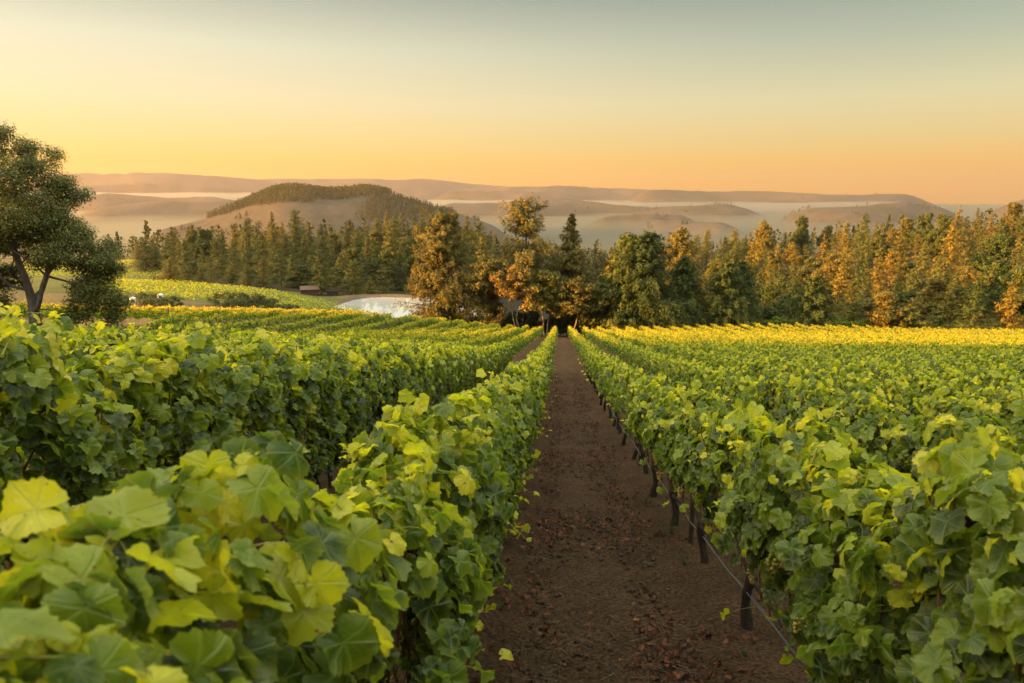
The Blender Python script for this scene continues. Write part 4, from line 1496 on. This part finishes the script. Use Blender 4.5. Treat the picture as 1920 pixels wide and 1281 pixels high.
forest("left forest", lambda d: -31.0 if d < 330 else -33.0, lambda d: -14.5 if d < 262 else (-9 if d < 300 else -6.5),
       [(252, 1.15, "front rank"), (276, 1.1, "second rank"), (304, 1.0, "third rank"), (336, 0.95, "fourth rank"), (372, 0.9, "back rank")], 0.14,
       "trees of the forest behind the pond", 3, ([285, 330, 430, 490, 560, 640, 740, 800, 900, 1000], [452, 436, 420, 402, 412, 430, 402, 396, 408, 426]),
       ([290, 420, 500, 600, 700, 800], [496, 500, 490, 500, 506, 506]), 10, 1.08, (1.0, 0.78))
forest("right forest", lambda d: 15.0 if d < 190 else (7.0 if d < 300 else 9.0), lambda d: 36.5,
       [(146, 1.6, "front rank"), (172, 1.5, "second rank"), (202, 1.4, "third rank"), (236, 1.35, "fourth rank"), (276, 1.3, "fifth rank"), (324, 1.25, "sixth rank"), (384, 1.15, "seventh rank"), (455, 1.0, "top rank")], 0.2,
       "trees of the forest on the right hillside", 4, ([1150, 1250, 1350, 1480, 1560, 1700, 1830, 1920], [468, 456, 442, 428, 416, 404, 390, 386]),
       ([1200, 1400, 1600, 1750, 1850, 1920], [560, 566, 568, 560, 545, 530]), 11, 1.0, (0.62, 0.0))

# --- far-off woods that read as a mass
mb = MB()
r = np.random.default_rng(91)


def woods(az, d, h, w, per, size, tint):
    n_ = len(az)
    x, y = d * np.sin(np.radians(az)), d * np.cos(np.radians(az))
    z = H(x, y)
    q = r.random((n_, per)) ** 0.85
    cone = r.random(n_) < 0.65
    prof = np.where(cone[:, None], 1 - q * 0.92, np.sqrt(np.clip(1 - (2 * q - 0.9) ** 2, 0.05, 1)))
    a = r.uniform(0, 6.28, (n_, per))
    rr_ = np.sqrt(r.random((n_, per))) * prof * w[:, None]
    P = np.stack([x[:, None] + rr_ * np.cos(a), y[:, None] + rr_ * np.sin(a), z[:, None] + q * h[:, None]], -1).reshape(-1, 3)
    N_ = n_ * per
    out = np.stack([np.cos(a), np.sin(a), 0.6 + 0 * a], -1).reshape(-1, 3)
    T = np.clip(np.repeat(tint + r.normal(0, 0.14, n_), per) + r.normal(0, 0.12, N_), 0, 1)
    scatter(mb, QUAD, P, frames(out * 0.7 + rand_dirs(N_, r) * 0.7, rand_dirs(N_, r) + [0, 0, -0.8]), np.repeat(size, per) * r.uniform(0.7, 1.3, N_), T)


def wood_patch(n_, az0, az1, d0, d1, h, per, szf, tint=0.5, keep=None):
    az = r.uniform(az0, az1, n_)
    d = r.uniform(d0, d1, n_)
    if keep is not None:
        k = keep(az, d)
        az, d = az[k], d[k]
    hh = h * r.uniform(0.45, 1.1, len(az)) * (1 + 0.25 * (r.random(len(az)) > 0.93))
    woods(az, d, hh, hh * r.uniform(0.2, 0.34, len(az)), per, hh * szf, tint)


wood_patch(260, -12, 9, 400, 640, 17, 110, 0.075, 0.40)             # hazy wood in the hollow behind the centre trees
wood_patch(150, -9, 9, 640, 760, 18, 70, 0.085, 0.40)
wood_patch(70, -40, -30, 480, 620, 17, 90, 0.08, 0.40)
wood_patch(120, -33, -9, 400, 520, 17, 90, 0.08, 0.42)
wood_patch(90, 8, 16, 500, 700, 17, 60, 0.09, 0.40)
wood_patch(160, 13, 38, 480, 560, 18, 70, 0.08, 0.5)


def az_of(x): return px_az(x, 380)[0]


# trees on the middle hill: a band along its crest, a patch low on its right
def below(xs, es):
    # height on the hill's near slope, as an angle, surveyed along its wood's edge
    A_ = np.array([px_az(x, e) for x, e in zip(xs, es)])
    def f(a, d):
        x, y = d * np.sin(np.radians(a)), d * np.cos(np.radians(a))
        el = np.degrees(np.arctan2(H(x, y) - CAM_H, d))
        return el - np.interp(a, A_[:, 0], A_[:, 1]) + 0.10 * wob(a * 60, a * 31, 0.25, 5)
    return f


top_edge = below([385, 430, 480, 560, 650, 700, 770], [412, 399, 386, 379, 374, 366, 362])
lo_a, lo_b = below([650, 700, 760, 850], [374, 367, 369, 388]), below([650, 700, 760, 850], [412, 415, 415, 414])
wood_patch(11000, az_of(385), az_of(770), 1380, 1960, 13, 18, 0.19, 0.50, lambda a, d: top_edge(a, d) > 0)
wood_patch(4000, az_of(650), az_of(855), 1200, 1850, 12, 18, 0.19, 0.42, lambda a, d: (lo_a(a, d) < 0) & (lo_b(a, d) > 0) & (a > az_of(668) + 0.9 * wob(d * 0.012, a, 1.0, 8) + (d - 1500) * 0.003 + r.normal(0, 0.35, len(a))))
wood_patch(60, az_of(330), az_of(430), 1350, 1700, 12, 22, 0.17, 0.40)
for x0, x1, d, nn in ((200, 330, 5500, 50), (240, 280, 7500, 30), (820, 870, 6750, 30), (1090, 1200, 6750, 24), (1340, 1372, 4280, 26), (1465, 1520, 3290, 26), (1700, 1830, 3280, 40), (1290, 1350, 4150, 26), (1230, 1260, 2880, 10), (1205, 1225, 2480, 12), (360, 470, 1450, 40), (1170, 1250, 4150, 20)):
    wood_patch(nn, az_of(x0), az_of(x1), d * 0.975, d * 1.01, 16, 16, 0.2, 0.35)
for q_ in range(240):          # hedges, copses and single trees scattered over the hills
    a_, d_ = r.uniform(-40, 33), r.uniform(1250, 1900) if q_ % 3 == 0 else r.uniform(2300, 7000)
    zz_ = float(H(np.array([d_ * math.sin(R(a_))]), np.array([d_ * math.cos(R(a_))]))[0])
    if zz_ < -98: continue
    sp_ = r.uniform(0.02, 0.5) * 2500 / d_
    wood_patch(int(r.integers(2, 22)), a_ - sp_, a_ + sp_, d_ * 0.992, d_ * 1.008, 12, 16, 0.2, 0.35)
tag(mb.build("far_woods", M_farwood), "hazy far-off woods on the hills and in the hollow", "woods", None, 'stuff')

# --- shrubs below the golden vines
def shrub(seed, w, hgt):
    r_ = np.random.default_rng(seed)
    T = ell_points((0, 0, hgt * 0.5), w / 2, w / 2, hgt * 0.5, 46, r_, 0.4)
    T = T[T[:, 2] > 0.05]
    nodes, par, tips = grow([((0, 0, -0.2), -1), ((0, 0, hgt * 0.2), 0)], T, r_, seg=0.5)
    tb = MB()
    limb_mesh(tb, nodes, par, 0.012, 2.2, 4, rmax=0.09)
    cb = MB()
    leaf_cloud(cb, T, w * 0.13, 26, 0.26, r_, 0.45)
    return ("shrub", tb.mesh("trunk"), M_bark, cb.mesh("crown"), M_shrub)


SH = [shrub(60 + s, 5.0, 2.6) for s in range(4)]
shr = [(412, 128, 0.95, "leftmost of the dark shrubs above the golden vines"), (432, 122, 0.8, "low dark shrub in front of the tallest dark shrubs"), (445, 132, 1.05, "tall dark shrub left of the highest one"),
       (470, 130, 1.1, "highest dark shrub of the clump above the golden vines"), (495, 133, 1.0, "dark shrub right of the highest one"), (520, 128, 0.85, "small rounded shrub before the green field"), (545, 126, 0.8, "shrub midway between the clump and the pond"),
       (575, 126, 0.75, "spreading shrub below the brown shed"), (605, 128, 0.7, "low shrub on the field's lower edge"), (640, 128, 0.65, "shrub nearest the left tip of the pond"), (690, 132, 0.75, "leafy shrub in front of the bright pond water"), (748, 128, 0.6, "small dark shrub at the pond's near shore"),
       (268, 128, 0.8, "shrub between the two white containers"), (286, 124, 0.75, "dark shrub below the right white container"), (315, 122, 0.8, "shrub on the tan grass right of the containers")]
for i, (xp, dd, s, lb) in enumerate(shr):
    x, y = at_px(xp, dd)
    plant(SH[i % 4], x, y, lb, "shrub", "dark shrubs beyond the golden vines", sc=s)

# --- sheds, containers
def shed(xp, dist, w, dpt, hgt, label, rz):
    x, y = at_px(xp, dist)
    root = empty("shed", (x, y, h1(x, y) - 0.2), rz)
    tag(root, label, "shed", "brown sheds by the pond")
    b = MB()
    box(b, (-w / 2, -dpt / 2, 0), (w / 2, dpt / 2, hgt))
    b.build("wall", M_shed, root)
    b = MB()
    V = [(-w / 2 - 0.3, -dpt / 2 - 0.4, hgt + 0.003), (w / 2 + 0.3, -dpt / 2 - 0.4, hgt + 0.003), (w / 2 + 0.3, dpt / 2 + 0.3, hgt + 0.75), (-w / 2 - 0.3, dpt / 2 + 0.3, hgt + 0.75)]
    V = V + [(a, c, d_ + 0.16) for a, c, d_ in V]
    b.add(V, [(0, 3, 2, 1), (4, 5, 6, 7), (0, 1, 5, 4), (1, 2, 6, 5), (2, 3, 7, 6), (3, 0, 4, 7)], smooth=False)
    b.build("roof", M_roof, root)
    b = MB()
    box(b, (-0.5, -dpt / 2 - 0.06, 0), (0.5, -dpt / 2 - 0.004, 2.0))
    b.build("door", M_roof, root)
    for s in (-1, 1):
        b = MB()
        box(b, (s * (w / 2 - 0.1) - 0.08, -dpt / 2 - 0.05, 0), (s * (w / 2 - 0.1) + 0.08, -dpt / 2 - 0.004, hgt - 0.02))
        b.build("corner_post", M_post, root)


shed(578, 236, 5.6, 4.2, 2.0, "wider brown shed with sloping roof left of the pond", R(20))
shed(621, 240, 3.6, 3.2, 1.9, "narrower brown shed nearest the pond bank", R(16))


def container(xp, dist, label):
    x, y = at_px(xp, dist)
    root = empty("water_tank", (x, y, h1(x, y) - 0.05), R(25), 0.72)
    tag(root, label, "water tank", "white containers on legs by the tan grass")
    b = MB()
    V = []
    for z_, w_s in ((0.90, 0.50), (0.96, 0.60), (1.75, 0.60), (1.90, 0.50), (1.96, 0.22), (2.06, 0.20)):
        for ca_, sa_ in ((1, 0.8), (0.8, 1), (-0.8, 1), (-1, 0.8), (-1, -0.8), (-0.8, -1), (0.8, -1), (1, -0.8)): V.append((ca_ * w_s, sa_ * w_s, z_))
    F_ = [(i * 8 + j, i * 8 + (j + 1) % 8, (i + 1) * 8 + (j + 1) % 8, (i + 1) * 8 + j) for i in range(5) for j in range(8)]
    b.add(V, F_, smooth=False)
    b.add(V[40:], [(0, 1, 2, 3), (0, 3, 4, 7), (4, 5, 6, 7)], smooth=False)
    b.build("tank", M_white, root)
    b = MB()
    box(b, (-0.3, -0.63, 1.0), (0.3, -0.603, 1.55))
    b.build("hatch", M_post, root)
    for sx_ in (-1, 1):
        for sy_ in (-1, 1):
            b = MB()
            tube(b, [(sx_ * 0.42, sy_ * 0.42, 0), (sx_ * 0.36, sy_ * 0.36, 0.95)], 0.05, 6)
            b.build("leg", M_steel, root)


container(242, 127, "left white container on legs, by the oak's low branches")
container(295, 131, "right white container on legs, at the vine field's corner")

# --- posts and wires
def stake(x, y, hgt, rad_, mat, label, group, name="vineyard_post", lean=0.0, sides=7):
    b = MB()
    q = np.linspace(0, 1, 5)
    pts = np.c_[lean * q, 0 * q, -0.3 + (hgt + 0.3) * q]
    tube(b, pts, [rad_ * 1.08, rad_ * 1.03, rad_, rad_ * 0.97, rad_ * 0.93], sides)
    o = b.build(name, mat)
    o.location = (x, y, h1(x, y))
    return tag(o, label, "post", group)


for i, s in enumerate((-14, -8, -1.2, 4.5, 10.0, 15.0, 19.5, 22.0, 25.5, 30.0)):
    p = GA + GD * s - GN * 0.75
    stake(p[0], p[1], 1.95, 0.075, M_wood, f"weathered wooden post before the golden vine row, {ORD[i]} from the left", "wooden posts along the golden vine row", "wooden_post", lean=(0.35 if i % 3 != 1 else 0.1))
for i in range(14):
    xp = 782 + i * 7.6
    x, y = at_px(xp, 118.6)
    stake(x, y, 1.9 + 0.25 * ((i * 7) % 3), 0.05, M_post, f"thin reddish-brown fence post below the conifers, {ORD[i]} from the left", "fence posts at the field's end", "fence_post", lean=0.08 * ((i % 3) - 1))


def row_line(k, y0, y1, hgt, xo, rad_, sag, step=VSP, seed=1, sides=5):
    r_ = np.random.default_rng(seed)
    ys = np.arange(y0, y1, step / 3)
    X = ROW0 + ROWS * k + xo + 0.01 * np.sin(ys * 1.1 + seed)
    z = H(X, ys) + hgt - sag * np.abs(np.sin(ys / step * math.pi)) + 0.01 * np.sin(ys * 0.7 + seed)
    return np.c_[X, ys, z]


for k in (0, -1, 1, -2):
    nm = side_name(k)
    b = MB()
    tube(b, row_line(k, -1, 60, 0.40, 0.02, 0, 0.05, seed=3 + k), 0.009, 6)
    b2 = b.build("drip_hose", M_hose)
    tag(b2, f"black drip hose strung low along the {nm}", "hose", "drip hoses along the rows")
    for j, (hh_, xo, what) in enumerate(((0.43, -0.012, "topmost grey wire of the low bundle along"), (0.385, 0.028, "lowest grey wire of the low bundle along"), (0.69, 0.0, "grey cordon wire through the trunk heads of"))):
        b = MB()
        tube(b, row_line(k, -1, 50, hh_, xo, 0, 0.03 if j < 2 else 0.01, seed=11 + j + 3 * k), 0.0045 if j < 2 else 0.003, 5)
        tag(b.build("trellis_wire", M_wire), f"{what} the {nm}", "wire", "trellis wires along the rows")
    for i, y in enumerate(np.arange(2.7 if k >= 0 else 3.4, 46, VSP * 3)):
        stake(ROW0 + ROWS * k + 0.03, y, 1.85, 0.032, M_post, f"dark trellis post in the {nm}, {ORD[i]} from the camera", "trellis posts in the vine rows", "trellis_post", sides=6)

# ------------------------------------------------------------------ path litter
def path_pts(n_, r, ymax=30, wsd=1.0, edges=False, pw_=1.6):
    y = 1.0 + (ymax - 1.0) * r.random(n_) ** pw_
    if edges: x = np.where(r.random(n_) < 0.5, ROW0 - 0.75, ROW0 - ROWS + 0.65) + r.normal(0, 0.28, n_)
    else: x = (ROW0 - ROWS / 2) + r.uniform(-1.35, 1.9, n_) * wsd
    return x, y, H(x, y)


r = np.random.default_rng(123)
mb = MB()
DRY = []
for s_ in range(6):
    V_, F_, U_ = leaf_template(False, 40 + s_)
    V_ = V_.copy()
    V_[:, 2] = V_[:, 2] * 2.2 + np.random.default_rng(s_).normal(0, 0.12, len(V_))
    V_[:, 0] *= 0.7
    DRY.append((V_, F_, U_))
for ed, n_ in ((True, 4600), (False, 1900)):
    x, y, z = path_pts(n_, r, 42, 1.0, ed)
    cl_ = wob(x, y, 1.3, 55) + r.normal(0, 0.25, n_) > -0.1
    x, y, z = x[cl_], y[cl_], z[cl_]
    P = np.c_[x, y, z + 0.075 * np.exp(-(((x - ROW0) / ROWS - np.round((x - ROW0) / ROWS)) * ROWS / 0.45) ** 2) + r.uniform(0.004, 0.05, len(x))]
    nn = rand_dirs(len(x), r) * 0.55 + [0, 0, 1.0]
    put_leaves(mb, DRY, P, nn, rand_dirs(len(x), r), r.uniform(0.028, 0.085, len(x)), np.clip(r.normal(0.30, 0.2, len(x)), 0, 0.8), r)
tag(mb.build("leaf_litter", M_dryleaf, uv=True), "scattered dry red-brown leaves along both edges of the path", "leaf litter", None, 'stuff')

mb = MB()
x, y, z = path_pts(5000, r, 26, 1.0, False, 1.5)
a = r.uniform(0, 6.28, len(x))
L_ = r.uniform(0.02, 0.11, len(x))
A_ = np.c_[x - np.cos(a) * L_, y - np.sin(a) * L_, z + 0.012]
B_ = np.c_[x + np.cos(a) * L_, y + np.sin(a) * L_, z + r.uniform(0.008, 0.04, len(x))]
tube_edges(mb, A_, B_, np.full(len(x), 0.0022), np.full(len(x), 0.0014), 3)
tag(mb.build("straw_litter", M_straw), "thin straws and twigs lying on the dark soil", "straw", None, 'stuff')

mb = MB()
ico = np.array([(0, 0, 1), (0.89, 0, 0.45), (0.28, 0.85, 0.45), (-0.72, 0.53, 0.45), (-0.72, -0.53, 0.45), (0.28, -0.85, 0.45), (0.72, 0.53, -0.45), (-0.28, 0.85, -0.45), (-0.89, 0, -0.45), (-0.28, -0.85, -0.45), (0.72, -0.53, -0.45), (0, 0, -1)])
icf = np.array([(0, 1, 2), (0, 2, 3), (0, 3, 4), (0, 4, 5), (0, 5, 1), (1, 6, 2), (2, 7, 3), (3, 8, 4), (4, 9, 5), (5, 10, 1), (2, 6, 7), (3, 7, 8), (4, 8, 9), (5, 9, 10), (1, 10, 6), (11, 7, 6), (11, 8, 7), (11, 9, 8), (11, 10, 9), (11, 6, 10)])
x, y, z = path_pts(15000, r, 30, 1.05, False, 1.5)
n_ = len(x)
for s in range(5):
    m_ = r.integers(0, 5, n_) == s
    tv = ico * (1 + np.random.default_rng(s).normal(0, 0.2, (12, 1))) * [1, 1, 0.7]
    k_ = int(m_.sum())
    scatter(mb, (tv, icf, np.zeros((12, 2))), np.c_[x, y, z + 0.004][m_], frames(rand_dirs(k_, r) * 0.4 + [0, 0, 1], rand_dirs(k_, r)), 0.006 + 0.026 * r.random(k_) ** 3.0, np.full(k_, 0.5))
tag(mb.build("soil_clods", M_clod), "small clods and pebbles strewn over the dark soil", "clods", None, 'stuff')

# weeds at the foot of the vines
def weed(seed, tall):
    r_ = np.random.default_rng(seed)
    b = MB()
    for k in range(26):
        a = r_.uniform(0, 6.28)
        h_ = tall * r_.uniform(0.4, 1)
        q = np.linspace(0, 1, 4)
        sp = r_.uniform(0.15, 0.6) * tall
        pts = np.c_[math.cos(a) * sp * q ** 1.5, math.sin(a) * sp * q ** 1.5, h_ * (q - 0.35 * q ** 3)]
        tube(b, pts, np.linspace(0.0028, 0.0006, 4), 3, 0, r_.random(), cap=False)
    return b.mesh("weed_tuft")


WD = [weed(1, 0.30), weed(2, 0.22), weed(3, 0.14)]
for m_ in WD: m_.materials.append(M_weed)
for i, (xx, yy, k, lb) in enumerate(((1.52, 8.5, 0, "tall pale grass tuft beside a vine trunk right of the path"), (1.45, 7.2, 1, "grass tuft before the tall pale one right of the path"), (1.5, 4.9, 2, "small green tuft nearest the camera right of the path"), (-0.5, 5.6, 2, "small green tuft under the left vines"), (1.4, 10.2, 1, "farthest grass tuft under the right vines"))):
    o = link("weed_tuft", WD[k])
    o.location = (xx, yy, h1(xx, yy) + 0.05)
    tag(o, lb, "weed", "weed tufts by the path")

# ------------------------------------------------------------------ valley fog and haze
def volume_mat(name, color, dens, aniso=0.0):
    m, nt, n, l, out = newmat(name)
    v = n('ShaderNodeVolumePrincipled')
    v.inputs['Color'].default_value = (*color, 1)
    v.inputs['Density'].default_value = dens
    v.inputs['Anisotropy'].default_value = aniso
    l(v.outputs[0], out.inputs['Volume'])
    return m


def fog_slab(name, a0, a1, d0, d1, top, bottom, mat, label, undul=7.0):
    az = np.radians(np.linspace(a0, a1, 130))
    d = np.geomspace(d0, d1, 130)
    A_, D_ = np.meshgrid(az, d)
    X, Y = D_ * np.sin(A_), D_ * np.cos(A_)
    Z = top + undul * (wob(X, Y, 0.0022, 61) + 0.5 * wob(X, Y, 0.008, 62))
    Vt = np.stack([X, Y, Z], -1).reshape(-1, 3)
    Vb = Vt.copy()
    Vb[:, 2] = bottom
    n_ = 130
    id_ = np.arange(n_ * n_).reshape(n_, n_)
    q = np.stack([id_[:-1, :-1], id_[:-1, 1:], id_[1:, 1:], id_[1:, :-1]], -1).reshape(-1, 4)
    N_ = n_ * n_
    F_ = [q, q[:, ::-1] + N_]
    rim = np.r_[id_[0, :-1], id_[:-1, -1], id_[-1, :0:-1], id_[:0:-1, 0]]
    nx = np.roll(rim, -1)
    F_.append(np.stack([nx, rim, rim + N_, nx + N_], -1))
    b = MB()
    b.add(np.vstack([Vt, Vb]), np.vstack(F_))
    return tag(b.build(name, mat), label, "fog", None, 'stuff')


M_fog = volume_mat("fog", (0.31, 0.36, 0.32), 0.0018, 0.5)
fog_slab("valley_fog", -62, 60, 950, 10400, -97, -170, M_fog, "white morning fog filling the valley between the hills")
M_fog2 = volume_mat("fog_bank", (0.44, 0.48, 0.46), 0.0020, 0.5)
fog_slab("fog_bank", -43, -23, 5900, 7400, 20, -170, M_fog2, "thin bright fog bank lying behind the left bare hills", 14)
fog_slab("fog_bank", -11, 25, 4750, 6150, -45, -170, M_fog2, "long pale fog bank below the farther brown ridge", 12)
M_haze = volume_mat("haze", (0.46, 0.41, 0.385), 7.2e-5, 0.4)
b = MB()
box(b, (-13500, -12500, -200), (13500, 12000, 330))
tag(b.build("haze", M_haze), "thin pale morning haze over the whole valley", "haze", None, 'stuff')
